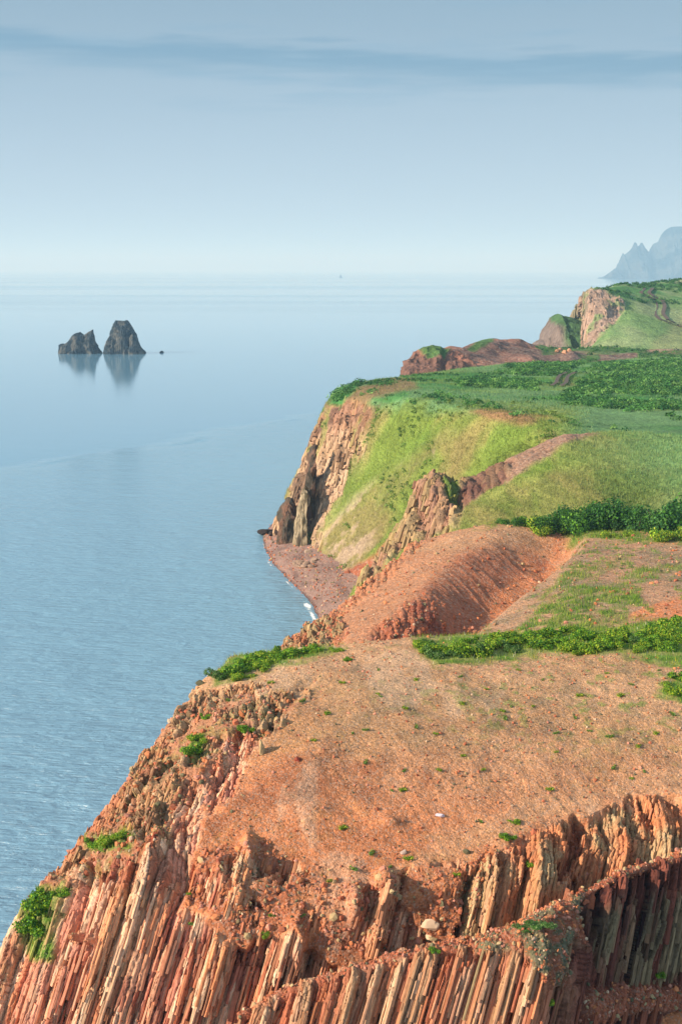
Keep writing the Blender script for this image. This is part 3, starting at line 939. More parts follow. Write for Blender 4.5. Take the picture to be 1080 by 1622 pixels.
c = mix(c, lin(192, 188, 140) * .6, inpoly(qx, qy, [(1030, 548), (1080, 500), (1300, 470), (1300, 570), (1010, 570)], 8) * .5)
c = mix(c, mix(np.broadcast_to(lin(184, 158, 142) * .66, G.shape), lin(150, 140, 120) * .6, sst(fbm(G, 9, 4, 646), .0, .3)), fc * (1 - .6 * sst(fbm(G, 11, 3, 647), .2, .4)))
c = mix(c, lin(214, 196, 176) * .7, inpoly(px, py, [(1064, 448), (1100, 443), (1300, 440), (1300, 447), (1080, 449)], 1.5) * .9)
c = c * (1 + .2 * fbm(G, 6, 4, 648))[..., None]
finish('headland', G, M_H, c, 1 - fc, fc, 'H')


# ------------------------------------------------------------------ rocks built from an outline with their own depth
def massif(name, prof, Y, depth, mat, base_z, colf, disp_amp, dsize, nv=60, upx=.7, power=2.0, s=0, st=(1, 1, .6), zmin=-3, taper=True):
    prof = np.array(prof, float)
    q = np.arange(prof[0, 0], prof[-1, 0], upx)
    topz = W(q, np.interp(q, prof[:, 0], prof[:, 1]), np.full(q.shape, float(Y)))
    if base_z is None:
        base_z = -3.0
    h = topz[:, 2] - base_z
    hm = h.max()
    dep = depth * np.clip(h / hm, .12, 1) ** .6 if taper else np.full(q.shape, depth)
    v = np.linspace(-1, 1, nv)[:, None]
    zz = base_z + h[None] * (1 - np.abs(v) ** power)
    X = topz[None, :, 0] + 0 * v
    # keep outline: crest sits at v = 0
    Yv = Y + dep[None] * v
    X = X * (1 - .10 * np.abs(v) * 0)
    G = np.stack([X, Yv, zz], -1)
    N = gnorm(G)
    amp = np.clip(h / hm, .25, 1)[None, :, None]
    d = (ridged(G, dsize, 5, s, st) - .55)[..., None] * disp_amp + fbm(G, dsize * .4, 4, s + 9, st=st)[..., None] * disp_amp * .35
    G = G + N * d * amp * np.clip(np.abs(v) * 3, .15, 1)[..., None]
    c = colf(G, N)
    return G, c


def join_grids(name, parts, mat, parent=None, smooth_=True):
    V, Fc, C, off = [], [], [], 0
    for G, c in parts:
        V.append(G.reshape(-1, 3))
        Fc.append(gridfaces(G.shape[0], G.shape[1]) + off)
        C.append(c.reshape(-1, 3))
        off += G.shape[0] * G.shape[1]
    V, Fc, C = np.concatenate(V), np.concatenate(Fc), np.concatenate(C)
    return put(name, V, Fc, mat, C, {'grass': np.zeros(len(V)), 'rock': np.ones(len(V))}, parent, smooth_)


def rockc(base, other, size, s):
    def f(G, N):
        c = mix(np.broadcast_to(base, G.shape), other, sst(fbm(G, size, 4, s), -.15, .3))
        return c * (1 + .25 * fbm(G, size * .3, 4, s + 3))[..., None]
    return f


# pointed green hill behind the promontory
def colG(G, N):
    px, py = proj(G)
    g = sst(px + fbm(G, 20, 3, 701) * 10 - (py - 500) * .35, 870, 888)
    g = np.maximum(g, 1 - sst(py + .5 * (px - 880) * -1 + fbm(G, 12, 3, 702) * 6, 505, 518))
    c = mix(np.broadcast_to(lin(150, 134, 126) * .55, G.shape), lin(84, 120, 72) * .7, g)
    return c * (1 + .25 * fbm(G, 7, 4, 703))[..., None]


Gg, cg = massif('g', [(828, 560), (846, 543), (858, 537), (868, 520), (878, 506), (886, 498), (894, 502), (903, 503), (916, 508), (930, 512), (950, 530), (990, 560)], 980, 75, M_H, 0, colG, 12, 30, s=710, upx=.5, nv=90)
o = join_grids('pointed_hill', [(Gg, cg)], M_H)
tag(o, kind='structure')

# distant cape
CAPE_Y = 11900.0
capeprof = [(958, 441), (964, 438), (966, 431), (970, 429), (972, 426), (973, 425), (975, 432), (976.5, 438), (979, 420), (983, 415), (985, 401), (986, 400), (988, 403), (990, 402), (996, 397), (1000, 392), (1003, 385), (1005, 383), (1008, 385), (1009, 390),
            (1012, 388), (1014, 384), (1017, 384), (1020, 390), (1023, 397), (1028, 399), (1031, 391), (1034, 386), (1037, 385), (1042, 382), (1046, 373), (1050, 366), (1055, 362), (1062, 359), (1068, 358), (1080, 359), (1110, 350), (1160, 345), (1240, 350), (1320, 380)]
parts = []
Gc, cc_ = massif('cape', capeprof, CAPE_Y, 420, M_I, 0, rockc(lin(50, 70, 84) * .3, lin(96, 106, 110) * .45, 120, 720), 70, 150, nv=110, upx=.28, power=1.15, s=730, st=(1, 1, .45), taper=False)
parts.append((Gc, cc_))
o = join_grids('distant_cape', parts, M_I)
tag(o, kind='structure')

# ------------------------------------------------------------------ beach, sea, seabed
wl = [(470, 800), (440, 818), (424, 836), (414, 850), (417, 868), (430, 893), (450, 915), (474, 938), (492, 960), (500, 980), (512, 1010), (530, 1060)]
ft = [(500, 800), (480, 815), (470, 835), (470, 850), (490, 868), (515, 885), (545, 905), (570, 925), (590, 945), (610, 970), (630, 1010), (660, 1060)]
rowsBe = []
for k, (zz) in enumerate((-1.6, -.25, .4, 1.6, 3.0, 4.5)):
    f = (-.16, -.01, .10, .45, 1.0, 1.7)[k]
    r = []
    for a, b in zip(wl, ft):
        x, y = a[0] + (b[0] - a[0]) * f, a[1] + (b[1] - a[1]) * f
        r.append((x, y, float(Yz(y, zz))))
    rowsBe.append(r)
G = lattice(rowsBe, K=40, upx=1.2, vpx=.8, zmin=-4)
G = blur(G, 4)
G[..., 2] += .12 * fbm(G, 5, 4, 801) + .10 * fbm(G, 1.5, 2, 802)
px, py = proj(G)
c = mix(np.broadcast_to(lin(180, 144, 132) * .74, G.shape), lin(156, 126, 118) * .68, sst(fbm(G, 9, 4, 803), -.2, .3))
c = mix(c, lin(110, 84, 84) * .6, 1 - sst(G[..., 2] + .15 * fbm(G, 4, 3, 804), .0, .45))
c = mix(c, lin(120, 92, 88) * .62, sst(fbm(np.stack([G[..., 0], G[..., 1] * .3, G[..., 2] * 4], -1), 3, 3, 805), .25, .45) * .6)
finish('beach', G, M_C, c, np.zeros(px.shape), np.zeros(px.shape), 'BE')

# sea: one sheet to the horizon
m, t, bs = new_mat('sea_water')
tcn = nd(t, 'ShaderNodeTexCoord').outputs['Object']
bs.inputs['Base Color'].default_value = (0.150, 0.320, 0.450, 1)
bs.inputs['Roughness'].default_value = 0.08
bs.inputs['Specular IOR Level'].default_value = 0.6
bs.inputs['IOR'].default_value = 2.2


def wnoise(sc, stx, sty, det, rot=0.0, typ='n', lac=2.0):
    mpn = nd(t, 'ShaderNodeMapping')
    t.links.new(tcn, mpn.inputs[0])
    mpn.inputs['Rotation'].default_value = (0, 0, rot)
    mpn.inputs['Scale'].default_value = (stx, sty, 1)
    n = nd(t, 'ShaderNodeTexNoise')
    t.links.new(mpn.outputs[0], n.inputs['Vector'])
    n.inputs['Scale'].default_value = sc
    n.inputs['Detail'].default_value = det
    n.inputs['Roughness'].default_value = 0.62
    n.inputs['Distortion'].default_value = 0.3
    return n.outputs['Fac']


w1 = wnoise(0.60, 0.30, 1.0, 5, R(8))
w2 = wnoise(0.16, 0.45, 1.0, 3, R(-6))
w3 = wnoise(0.03, 0.4, 1.0, 3, R(10))
w0 = wnoise(1.3, 0.3, 1.0, 3, R(-4))
sepn = nd(t, 'ShaderNodeSeparateXYZ')
t.links.new(tcn, sepn.inputs[0])
# edge of the breeze: ripples inside, glassy swell beyond
bn = wnoise(0.006, 0.5, 1.0, 6, 0.2)
edgeY = mth(t, 'SUBTRACT', sepn.outputs[1], mth(t, 'MULTIPLY', sepn.outputs[0], 1.65))
edgeY = mth(t, 'ADD', edgeY, mth(t, 'MULTIPLY', mth(t, 'SUBTRACT', bn, 0.5), 190.0))
calm = smooth(t, edgeY, 748.0, 822.0, 0.95, 0.04)
streak = wnoise(0.0011, 0.10, 1.0, 4, 0.05)
far = smooth(t, sepn.outputs[1], 1500.0, 4200.0, 0.0, 1.0)
calm = mth(t, 'MULTIPLY', calm, smooth(t, sepn.outputs[1], 170.0, 620.0, 1.35, 0.45))
farr = mth(t, 'MULTIPLY', far, smooth(t, streak, 0.42, 0.60))
linem = mth(t, 'MULTIPLY', mth(t, 'MULTIPLY', smooth(t, edgeY, 776.0, 784.0), smooth(t, edgeY, 796.0, 786.0)), smooth(t, wnoise(0.012, 0.5, 1.0, 3, 0.2), 0.48, 0.60))
amp = mth(t, 'ADD', mth(t, 'ADD', calm, mth(t, 'MULTIPLY', linem, 0.8)), mth(t, 'MULTIPLY', farr, 0.13))
hgt = mth(t, 'ADD', mth(t, 'MULTIPLY', w1, 0.42), mth(t, 'MULTIPLY', w2, 0.55))
hgt = mth(t, 'ADD', hgt, mth(t, 'ADD', mth(t, 'MULTIPLY', w3, 0.7), mth(t, 'MULTIPLY', w0, 0.16)))
bp = nd(t, 'ShaderNodeBump')
bp.inputs['Distance'].default_value = 2.4
t.links.new(mth(t, 'MULTIPLY', amp, 0.95), bp.inputs['Strength'])
t.links.new(hgt, bp.inputs['Height'])
t.links.new(bp.outputs[0], bs.inputs['Normal'])
t.links.new(mth(t, 'ADD', 0.07, mth(t, 'MULTIPLY', amp, 0.20)), bs.inputs['Roughness'])
xs = np.r_[np.linspace(-45000, -1500, 12), np.linspace(-1400, 1400, 60), np.linspace(1500, 45000, 12)]
ys = np.r_[-600, np.linspace(-400, 2000, 80), np.linspace(2300, 62000, 40)]
X_, Y_ = np.meshgrid(xs, ys)
G = np.stack([X_, Y_, 0 * X_], -1)
o = put('sea', G, gridfaces(*X_.shape), m)
tag(o, kind='structure')
o = put('seabed', np.array([[-45000, -600, -6.], [45000, -600, -6], [45000, 62000, -6], [-45000, 62000, -6]]), np.array([[0, 1, 2, 3]]), M_C,
        np.tile(lin(90, 90, 80) * .3, (4, 1)), {'grass': np.zeros(4), 'rock': np.zeros(4)})
tag(o, kind='structure')

# foam along the waterline
m, t, bs = new_mat('foam')
bs.inputs['Base Color'].default_value = (.82, .86, .88, 1)
tcn = nd(t, 'ShaderNodeTexCoord').outputs['Object']
n = nd(t, 'ShaderNodeTexNoise')
t.links.new(tcn, n.inputs['Vector'])
n.inputs['Scale'].default_value = .9
n.inputs['Detail'].default_value = 6
n.inputs['Roughness'].default_value = .7
fa = nd(t, 'ShaderNodeAttribute')
fa.attribute_name = 'foam'
al = smooth(t, mth(t, 'ADD', n.outputs['Fac'], mth(t, 'SUBTRACT', fa.outputs['Fac'], 1.0)), .36, .56)
t.links.new(al, bs.inputs['Alpha'])
q = np.array(wl, float)
sarc = np.r_[0, np.cumsum(np.hypot(*np.diff(q, axis=0).T))]
ss = np.linspace(0, sarc[-1], 260)
fx, fy = np.interp(ss, sarc, q[:, 0]), np.interp(ss, sarc, q[:, 1])
base = W(fx, fy, Yz(fy, 0.0))
tn = np.gradient(base, axis=0)
nn = np.stack([-tn[:, 1], tn[:, 0], 0 * tn[:, 0]], -1)
nn /= np.linalg.norm(nn, axis=1, keepdims=True)
if nn[100, 0] > 0:
    nn = -nn
vv = np.linspace(-1.6, 4.2, 14)
wid = .48 + .35 * fbm(base, 16, 3, 830) + .4 * np.exp(-((fy - 958) / 14) ** 2)
G = base[None] + nn[None] * (vv[:, None, None] * wid[None, :, None]) + np.array([0, 0, .06])
bell = np.exp(-((vv - .8) / 1.9) ** 2)
fo = bell[:, None] * (.74 + .45 * fbm(base, 11, 3, 831) + .22 * np.exp(-((fy - 958) / 14) ** 2))[None]
o = put('foam', G, gridfaces(*G.shape[:2]), m, None, {'foam': fo})
tag(o, 'thin white line of breaking foam where small waves wash the pink pebble beach', 'foam', kind='stuff')

# ------------------------------------------------------------------ sea stacks
M_S = terrain_mat('stack_rock', 1.6, 0.9, 0.4)
SY = 1362.0
stc = rockc(lin(66, 84, 96) * .38, lin(120, 122, 118) * .5, 5, 900)  # dark bluish rock colours, blue of the haze painted in
pa = massif('a', [(92, 562), (94, 546), (99, 544), (104, 545), (108, 541), (113, 533), (121, 527), (127, 526), (131, 529), (134, 531), (137, 529), (140, 526), (147, 522), (150, 531), (152, 541), (156, 550), (162, 557), (164, 562)], SY, 13, M_S, -3, stc, 5.5, 9, s=905, upx=.35, nv=110, power=2.4)
pb = massif('b', [(92, 562), (98, 549), (106, 547), (114, 545), (122, 541), (128, 548), (132, 562)], SY - 9, 8, M_S, -3, stc, 3.5, 6, s=915, upx=.35, nv=60, power=2.2)
o = join_grids('sea_stack', [pa, pb], M_S)
tag(o, 'lower twin peaked rock in the calm sea, left of the tall one', 'sea rock')
pa = massif('a', [(164, 562), (167, 548), (171, 536), (176, 530), (178, 518), (181, 511), (186, 508), (193, 508), (201, 508), (206, 512), (210, 518), (213, 524), (216, 533), (219, 541), (223, 549), (230, 556), (232, 562)], SY, 19, M_S, -3, stc, 4.0, 8, s=925, upx=.35, nv=120, power=3.0)
pb = massif('b', [(164, 562), (169, 540), (174, 533), (179, 534), (183, 545), (188, 562)], SY - 13, 7, M_S, -3, stc, 3.5, 6, s=935, upx=.35, nv=60)
pc = massif('c', [(200, 562), (204, 546), (207, 531), (211, 526), (214, 533), (219, 546), (226, 554), (231, 560)], SY - 13, 8, M_S, -3, stc, 3.5, 6, s=945, upx=.35, nv=60)
o = join_grids('sea_stack', [pa, pb, pc], M_S)
tag(o, 'tall round topped dark rock standing in the calm sea, right of the twin peaked one', 'sea rock')
pa = massif('a', [(253, 558), (255, 555.8), (258, 555.4), (260, 558)], 1370, 2.5, M_S, -.6, stc, 1.0, 3, s=955, upx=.2, nv=20)
o = join_grids('sea_rock', [pa], M_S)
tag(o, 'tiny low rock barely above the water right of the tall sea stack', 'sea rock')

# pinnacles leaning on the cliff
pin = rockc(lin(150, 112, 92) * .6, lin(104, 96, 84) * .5, 5, 960)
pin2 = rockc(lin(186, 170, 142) * .66, lin(140, 124, 100) * .55, 5, 962)
for prof, Y, dep, f, s, lab in (
        ([(478, 815), (484, 770), (490, 735), (495, 708), (499, 706), (505, 712), (509, 716), (508, 745), (506, 775), (500, 815)], 404, 7, pin, 970, 'tall dark rock fin at the seaward edge of the pale cliff, highest of three'),
        ([(462, 865), (468, 830), (472, 800), (478, 776), (483, 769), (488, 774), (490, 790), (491, 820), (487, 865)], 396, 6, pin2, 980, 'grey streaked rock fin below the tall dark one, just above the beach'),
        ([(438, 862), (443, 830), (450, 800), (456, 790), (462, 789), (466, 800), (468, 830), (468, 865)], 404, 6, pin, 990, 'brown rock buttress at the foot of the cliff nearest the sea')):
    g1 = massif('p', prof, Y, dep, M_D, float(W(prof[0][0], prof[0][1], Y)[2]) - 4, f, 4.6, 3.6, nv=60, upx=.5, power=2.2, s=s, st=(1, 1, .35))
    o = join_grids('rock_pinnacle', [g1], M_D, smooth_=False)
    tag(o, lab, 'rock')

# ------------------------------------------------------------------ basalt columns: angular broken prisms standing in the cliffs
def prisms(specs, name):
    VV, FF, CC, off = [], [], [], 0
    for key, wgt, n, r0, r1, l0, l1, lean, back, top, tilt, sink, cw in specs:
        P, Nn, _, _ = sample(key, wgt, n)
        gc = patches[key]['C'].reshape(-1, 3)[sample.idx]
        Nn = patches[key]['NS'].reshape(-1, 3)[sample.idx]
        k = rng.random(n) ** 1.7
        rad = r0 + (r1 - r0) * k
        L = l0 + (l1 - l0) * rng.random(n) ** 1.6
        lx = np.array([math.sin(lean), back, math.cos(lean)])
        ax = lx[None] / np.linalg.norm(lx) + rng.normal(size=(n, 3)) * tilt
        ax /= np.linalg.norm(ax, axis=1, keepdims=True)
        a = np.cross(ax, np.array([0., 1., 0.]))
        a /= np.linalg.norm(a, axis=1, keepdims=True)
        b = np.cross(ax, a)
        m = 6
        th = (np.arange(m)[None] + rng.uniform(-.28, .28, (n, m))) * (2 * math.pi / m) + rng.uniform(0, 6.28, (n, 1))
        ring = (a[:, None] * np.cos(th)[..., None] + b[:, None] * np.sin(th)[..., None]) * (rad[:, None] * rng.uniform(.75, 1.2, (n, m)))[..., None]
        base = P + Nn * (rad * rng.uniform(sink, sink + .75, n))[:, None]
        seg = 3
        rows = []
        for j in range(seg + 1):
            tt = j / seg
            sh = rng.normal(size=(n, 3)) * (rad * .10)[:, None] * (1 if 0 < j < seg else .3)
            sc = 1.0 - .18 * tt * rng.random((n, 1, 1))
            ring_j = base[:, None] + ax[:, None] * (L[:, None, None] * (tt - top)) + ring * sc + sh[:, None]
            if j == seg:                                   # broken, slanting tops
                ring_j = ring_j + ax[:, None] * (np.einsum('nmk,nk->nm', ring, rng.normal(size=(n, 3))) * .5)[..., None]
            rows.append(ring_j)
        V = np.concatenate(rows + [rows[-1].mean(1, keepdims=True) + ax[:, None] * (rad * .12)[:, None, None]], 1)      # n, 6*4+1
        nvv = V.shape[1]
        Fc = []
        for j in range(seg):
            for i in range(m):
                i2 = (i + 1) % m
                Fc += [[j * m + i, j * m + i2, (j + 1) * m + i2], [j * m + i, (j + 1) * m + i2, (j + 1) * m + i]]
        for i in range(m):
            Fc.append([seg * m + i, seg * m + (i + 1) % m, nvv - 1])
        Fc = (np.array(Fc)[None] + nvv * np.arange(n)[:, None, None]).reshape(-1, 3) + off
        tone = np.array([1.0, .95, .9])[None] * rng.choice([.66, .85, 1.0, 1.14, 1.32], n, p=[.14, .22, .3, .22, .12])[:, None]
        alt = (np.stack([PINK, lin(196, 156, 122) * .8, PALE, ORANGE, RED * .85]) if key in 'AB' else np.stack([lin(176, 146, 120) * .7, TAN * .85, lin(140, 124, 106) * .6, PINK * .7, lin(120, 96, 82) * .6]))[rng.choice(5, n, p=[.3, .26, .16, .18, .10])]
        cl = (gc * (1 - cw) + alt * cw) * tone
        VV.append(V.reshape(-1, 3))
        FF.append(Fc)
        CC.append(np.repeat(cl, nvv, 0))
        off += n * nvv
    V = np.concatenate(VV)
    o = put(name, V, np.concatenate(FF), M_COL, np.clip(np.concatenate(CC), .005, .9), smooth_=False)
    return tag(o, kind='structure')


# ------------------------------------------------------------------ loose stones
ICO_V = np.array([[0, 0, 1], [.894, 0, .447], [.276, .851, .447], [-.724, .526, .447], [-.724, -.526, .447], [.276, -.851, .447],
                  [.724, .526, -.447], [-.276, .851, -.447], [-.894, 0, -.447], [-.276, -.851, -.447], [.724, -.526, -.447], [0, 0, -1]])
ICO_F = np.array([[0, 1, 2], [0, 2, 3], [0, 3, 4], [0, 4, 5], [0, 5, 1], [1, 6, 2], [2, 7, 3], [3, 8, 4], [4, 9, 5], [5, 10, 1],
                  [2, 6, 7], [3, 7, 8], [4, 8, 9], [5, 9, 10], [1, 10, 6], [11, 7, 6], [11, 8, 7], [11, 9, 8], [11, 10, 9], [11, 6, 10]])


def randrot(n):
    q = rng.normal(size=(n, 4))
    q /= np.linalg.norm(q, axis=1, keepdims=True)
    a, b, c_, d = q.T
    return np.stack([np.stack([a * a + b * b - c_ * c_ - d * d, 2 * (b * c_ - a * d), 2 * (b * d + a * c_)], -1),
                     np.stack([2 * (b * c_ + a * d), a * a - b * b + c_ * c_ - d * d, 2 * (c_ * d - a * b)], -1),
                     np.stack([2 * (b * d - a * c_), 2 * (c_ * d + a * b), a * a - b * b - c_ * c_ + d * d], -1)], 1)


def stones(P, size, cols):
    n = len(P)
    V = ICO_V[None] * (1 + rng.uniform(-.28, .28, (n, 12, 1))) * rng.uniform(.45, 1.25, (n, 1, 3)) * size[:, None, None]
    V = np.einsum('nij,nkj->nki', randrot(n), V) + P[:, None]
    Fc = (ICO_F[None] + 12 * np.arange(n)[:, None, None]).reshape(-1, 3)
    C = np.repeat(cols[:, None], 12, 1)
    return V.reshape(-1, 3), Fc, C.reshape(-1, 3)


def sample(key, wgt, n, ymax=None):
    p = patches[key]
    vis = (p['px'] > -60) & (p['px'] < 1160) & (p['py'] < 1700)
    G = p['G']
    du = np.zeros(G.shape[:2])
    du[1:-1, 1:-1] = np.linalg.norm(np.cross(G[1:-1, 2:] - G[1:-1, :-2], G[2:, 1:-1] - G[:-2, 1:-1]), axis=-1)
    wv = (wgt * vis * du).ravel()
    wv = wv / wv.sum()
    idx = rng.choice(wv.size, n, p=wv)
    sample.idx = idx
    return G.reshape(-1, 3)[idx], p['N'].reshape(-1, 3)[idx], p['px'].ravel()[idx], p['py'].ravel()[idx]


M_ST, _t, _b = new_mat('stone')
_a = nd(_t, 'ShaderNodeAttribute')
_a.attribute_name = 'Col'
_n = nd(_t, 'ShaderNodeTexNoise')
_n.inputs['Scale'].default_value = 14
_tc = nd(_t, 'ShaderNodeTexCoord')
_t.links.new(_tc.outputs['Object'], _n.inputs['Vector'])
_t.links.new(mixc(_t, mth(_t, 'MULTIPLY', _n.outputs['Fac'], .6), _a.outputs['Color'], (.35, .2, .14), 'MULTIPLY'), _b.inputs['Base Color'])
_t.links.new(_a.outputs['Color'], _b.inputs['Base Color'])


def stone_cols(n):
    base = np.stack([RED, ORANGE, PINK, TAN, GREYG, PALE])[rng.choice(6, n, p=[.3, .27, .18, .12, .08, .05])]
    return base * rng.uniform(.7, 1.15, (n, 1))


M_COL, _t, _b = new_mat('column_rock')
_tc = nd(_t, 'ShaderNodeTexCoord')
_a = nd(_t, 'ShaderNodeAttribute')
_a.attribute_name = 'Col'
_mp = nd(_t, 'ShaderNodeMapping')
_mp.inputs['Rotation'].default_value = (0, R(-17), 0)
_mp.inputs['Scale'].default_value = (1, 1, .22)
_t.links.new(_tc.outputs['Object'], _mp.inputs[0])
_n = nd(_t, 'ShaderNodeTexNoise')
_n.inputs['Scale'].default_value = 6
_n.inputs['Detail'].default_value = 6
_n.inputs['Roughness'].default_value = .7
_t.links.new(_mp.outputs[0], _n.inputs['Vector'])
_f = mth(_t, 'ADD', .35, mth(_t, 'MULTIPLY', _n.outputs['Fac'], 1.3))
_v = nd(_t, 'ShaderNodeVectorMath')
_v.operation = 'SCALE'
_t.links.new(_a.outputs['Color'], _v.inputs[0])
_t.links.new(_f, _v.inputs['Scale'])
_t.links.new(_v.outputs[0], _b.inputs['Base Color'])
_bp = nd(_t, 'ShaderNodeBump')
_bp.inputs['Strength'].default_value = .6
_bp.inputs['Distance'].default_value = .12
_t.links.new(_n.outputs['Fac'], _bp.inputs['Height'])
_t.links.new(_bp.outputs[0], _b.inputs['Normal'])
pA, pB = patches['A'], patches['B']
upatch = sst(fbm(pA['G'], 2.0, 3, 61, st=(1, 1, .6)), -.02, .2)
prisms([('A', maskA['cols'], 22000, .045, .12, .5, 2.6, R(17), .36, .93, .016, -.5, .25),
        ('A', maskA['cols'], 350, .13, .22, 1.5, 4.0, R(17), .36, .93, .010, -.7, .2),
        ('A', maskA['colU'] * upatch * (1 - maskA['cols']) * (1 - maskA['gA']), 3600, .05, .14, .3, 1.0, R(19), .4, .72, .05, -.6, .3),
        ('A', maskA['rub'] * (1 - maskA['cols']) * sst(fbm(pA['G'], 1.8, 3, 71), .0, .3), 2800, .05, .13, .3, 1.0, R(17), .4, .75, .05, -.6, .3),
        ('B', pB['rock'] * (pB['px'] < 895), 3000, .06, .14, .9, 4.0, R(19), .42, .95, .008, -.6, .2),
        ('B', pB['rock'] * (pB['px'] >= 880), 1700, .09, .20, .8, 3.0, R(15), .36, .95, .012, -.5, .0),
        ('B', (1 - pB['rock']) * (pB['py'] > 1440), 200, .05, .11, .2, .5, R(19), .3, .7, .12, -.6, .1)], 'basalt_columns')
pC_, pD_, pE_, pH_ = (patches[k_] for k_ in 'CDEH')
prisms([('C', pC_['rock'] ** 2, 1800, .10, .34, .5, 1.8, R(14), .5, .8, .08, -.6, .1),
        ('E', pE_['rock'] * (pE_['px'] < 738), 1300, .22, .60, 1.2, 4.5, R(18), .35, .93, .035, -.6, .15),
        ('D', pD_['rock'] * (pD_['grass'] < .5), 2600, .22, .65, 1.2, 5.0, R(16), .6, .93, .05, -.65, .1),
        ('H', pH_['rock'], 1300, .5, 1.3, 2.0, 8.0, R(8), .25, .9, .04, -.6, .0)], 'cliff_rock_ribs')

S_, SN = [], 0
VV, FF, CC = [], [], []
for key, wgt, n, smin, smax in (('A', maskA['rub'] * 3 + maskA['colU'] * 1.6 + maskA['smooth'] * .5 * (1 - maskA['gA']) + .1, 34000, .025, .11),
                                ('A', maskA['rub'] * 4 + maskA['colU'] * 2 + .03 * maskA['smooth'], 3600, .10, .26),
                                ('B', 1 - patches['B']['rock'], 4500, .03, .15),
                                ('C', .3 + 2.5 * patches['C']['rock'], 9000, .08, .30), ('BE', np.ones(patches['BE']['px'].shape), 3000, .12, .4)):
    P, Nn, _, _ = sample(key, wgt, n)
    sz = smin + (smax - smin) * rng.random(n) ** 3
    v, f, cc = stones(P + Nn * sz[:, None] * .25, sz, stone_cols(n))
    FF.append(f + SN)
    SN += len(v)
    VV.append(v)
    CC.append(cc)
o = put('rubble', np.concatenate(VV), np.concatenate(FF), M_ST, np.concatenate(CC), smooth_=False)
tag(o, 'loose red and tan stones strewn over the scree slopes, cliffs and pebble beach', 'rubble', kind='stuff')


def boulder(name, P, size, col, label, group=None, scale=(1, 1, 1), sub=2, cat='boulder'):
    V = ICO_V.copy()
    Fc = ICO_F.copy()
    for _ in range(sub):
        mid = {}
        nf = []
        V = list(V)

        def mp_(a, b):
            k = (min(a, b), max(a, b))
            if k not in mid:
                v = (np.array(V[a]) + np.array(V[b]))
                V.append(v / np.linalg.norm(v))
                mid[k] = len(V) - 1
            return mid[k]
        for a, b, c_ in Fc:
            ab, bc, ca = mp_(a, b), mp_(b, c_), mp_(c_, a)
            nf += [[a, ab, ca], [b, bc, ab], [c_, ca, bc], [ab, bc, ca]]
        Fc = np.array(nf)
        V = np.array(V)
    sd_ = rng.uniform(0, 100, 3)
    V = np.array(V)
    d = 1 + .45 * fbm(V + sd_, .9, 3, 5)
    V = V * d[:, None]
    for _ in range(7):                               # planes of breakage
        nrm = rng.normal(size=3)
        nrm /= np.linalg.norm(nrm)
        k = V @ nrm
        V = V - np.maximum(k - rng.uniform(.5, .8), 0)[:, None] * nrm
    V = V * np.array(scale) * size
    c = col * (1 + .3 * fbm(V, size * .5, 3, 8))[:, None]
    o = put(name, V, Fc, M_ST, np.clip(c, .01, .9), smooth_=False)
    o.location = P
    return tag(o, label, cat, group)


for x, y, s, col, lab, sc in (
        (424, 843, 2.2, lin(70, 60, 56) * .5, 'dark wet boulder farthest out at the water edge of the beach spit', (1.2, .8, .6)),
        (431, 846, 1.7, lin(80, 66, 60) * .5, 'second dark boulder along the beach spit, beside the outermost one', (1, .9, .6)),
        (438, 844, 1.5, lin(86, 72, 66) * .5, 'dark boulder of the beach spit nearest the foot of the cliff', (1, 1, .7)),
        (487, 873, 1.1, lin(196, 170, 150) * .6, 'pale fallen rock resting at the foot of the cliff', (1, .8, .7)),
        (498, 917, .9, lin(170, 140, 122) * .6, 'single grey rock lying in the middle of the pink beach', (1, .8, .7))):
    P, _ = at('BE', x, y)
    boulder('boulder', P + np.array([0, 0, s * .15]), s, col, lab, scale=sc)
for i in range(26):
    x, y = 466 + rng.random() * 30, 888 + rng.random() * 12
    P, _ = at('BE', x, y - (x - 466) * .1)
    boulder('boulder', P + np.array([0, 0, .2]), rng.uniform(.5, 1.25), lin(190, 160, 140) * .62 * rng.uniform(.8, 1.1), 'pale angular block in the rockfall heap on the beach below the cliff', 'fallen blocks on the beach', (1, .8, .7), 1)
for x, y, s, lab in ((883, 556, 1.5, 'leftmost orange boulder of the small pile on the quarry rim'), (888, 553, 1.2, 'upper boulder of the small pile on the quarry rim'),
                     (894, 558, 1.6, 'largest pale orange boulder low in the pile on the quarry rim'), (900, 555, 1.2, 'rightmost boulder of the small pile on the quarry rim')):
    P, _ = at('F', x, y)
    boulder('boulder', P + np.array([0, 0, s * .3]), s, lin(206, 156, 124) * .7, lab, scale=(1, .8, .8))
for x, y, s, col, sc, lab in (
        (682, 1468, .42, PALE * 1.1, (1.2, .6, .8), 'pale pointed stone lying in the red scree above the column row'),
        (679, 1487, .25, PALE, (1, .8, .8), 'small cream stone just below the pale pointed one in the scree'),
        (665, 1497, .45, PINK, (.6, .5, 1.3), 'pink splinter of rock leaning above the tops of the column row'),
        (697, 1291, .22, lin(226, 208, 216) * .8, (1.6, .6, .6), 'small whitish stone lying in the middle of the orange slope'),
        (639, 1349, .26, lin(180, 160, 150) * .8, (1, .8, .7), 'grey white stone lying on the lower orange slope'),
        (475, 1029, .30, PALE, (1.4, .8, .7), 'pale rock poking out at the right end of the clifftop bushes'),
        (471, 1203, .26, DARKRED, (1, .8, .8), 'dark red stone alone on the smooth orange slope'),
        (414, 1190, .5, TAN, (.5, .5, 1.6), 'upright tan stone slab standing at the edge of the rocky slope'),
        (316, 1083, .3, GREYG * .6, (1, .8, 1), 'dark stone on the skyline just left of the clifftop bushes')):
    P, _ = at('A', x, y)
    boulder('stone', P + np.array([0, 0, s * .25]), s, col, lab, scale=sc, cat='stone')

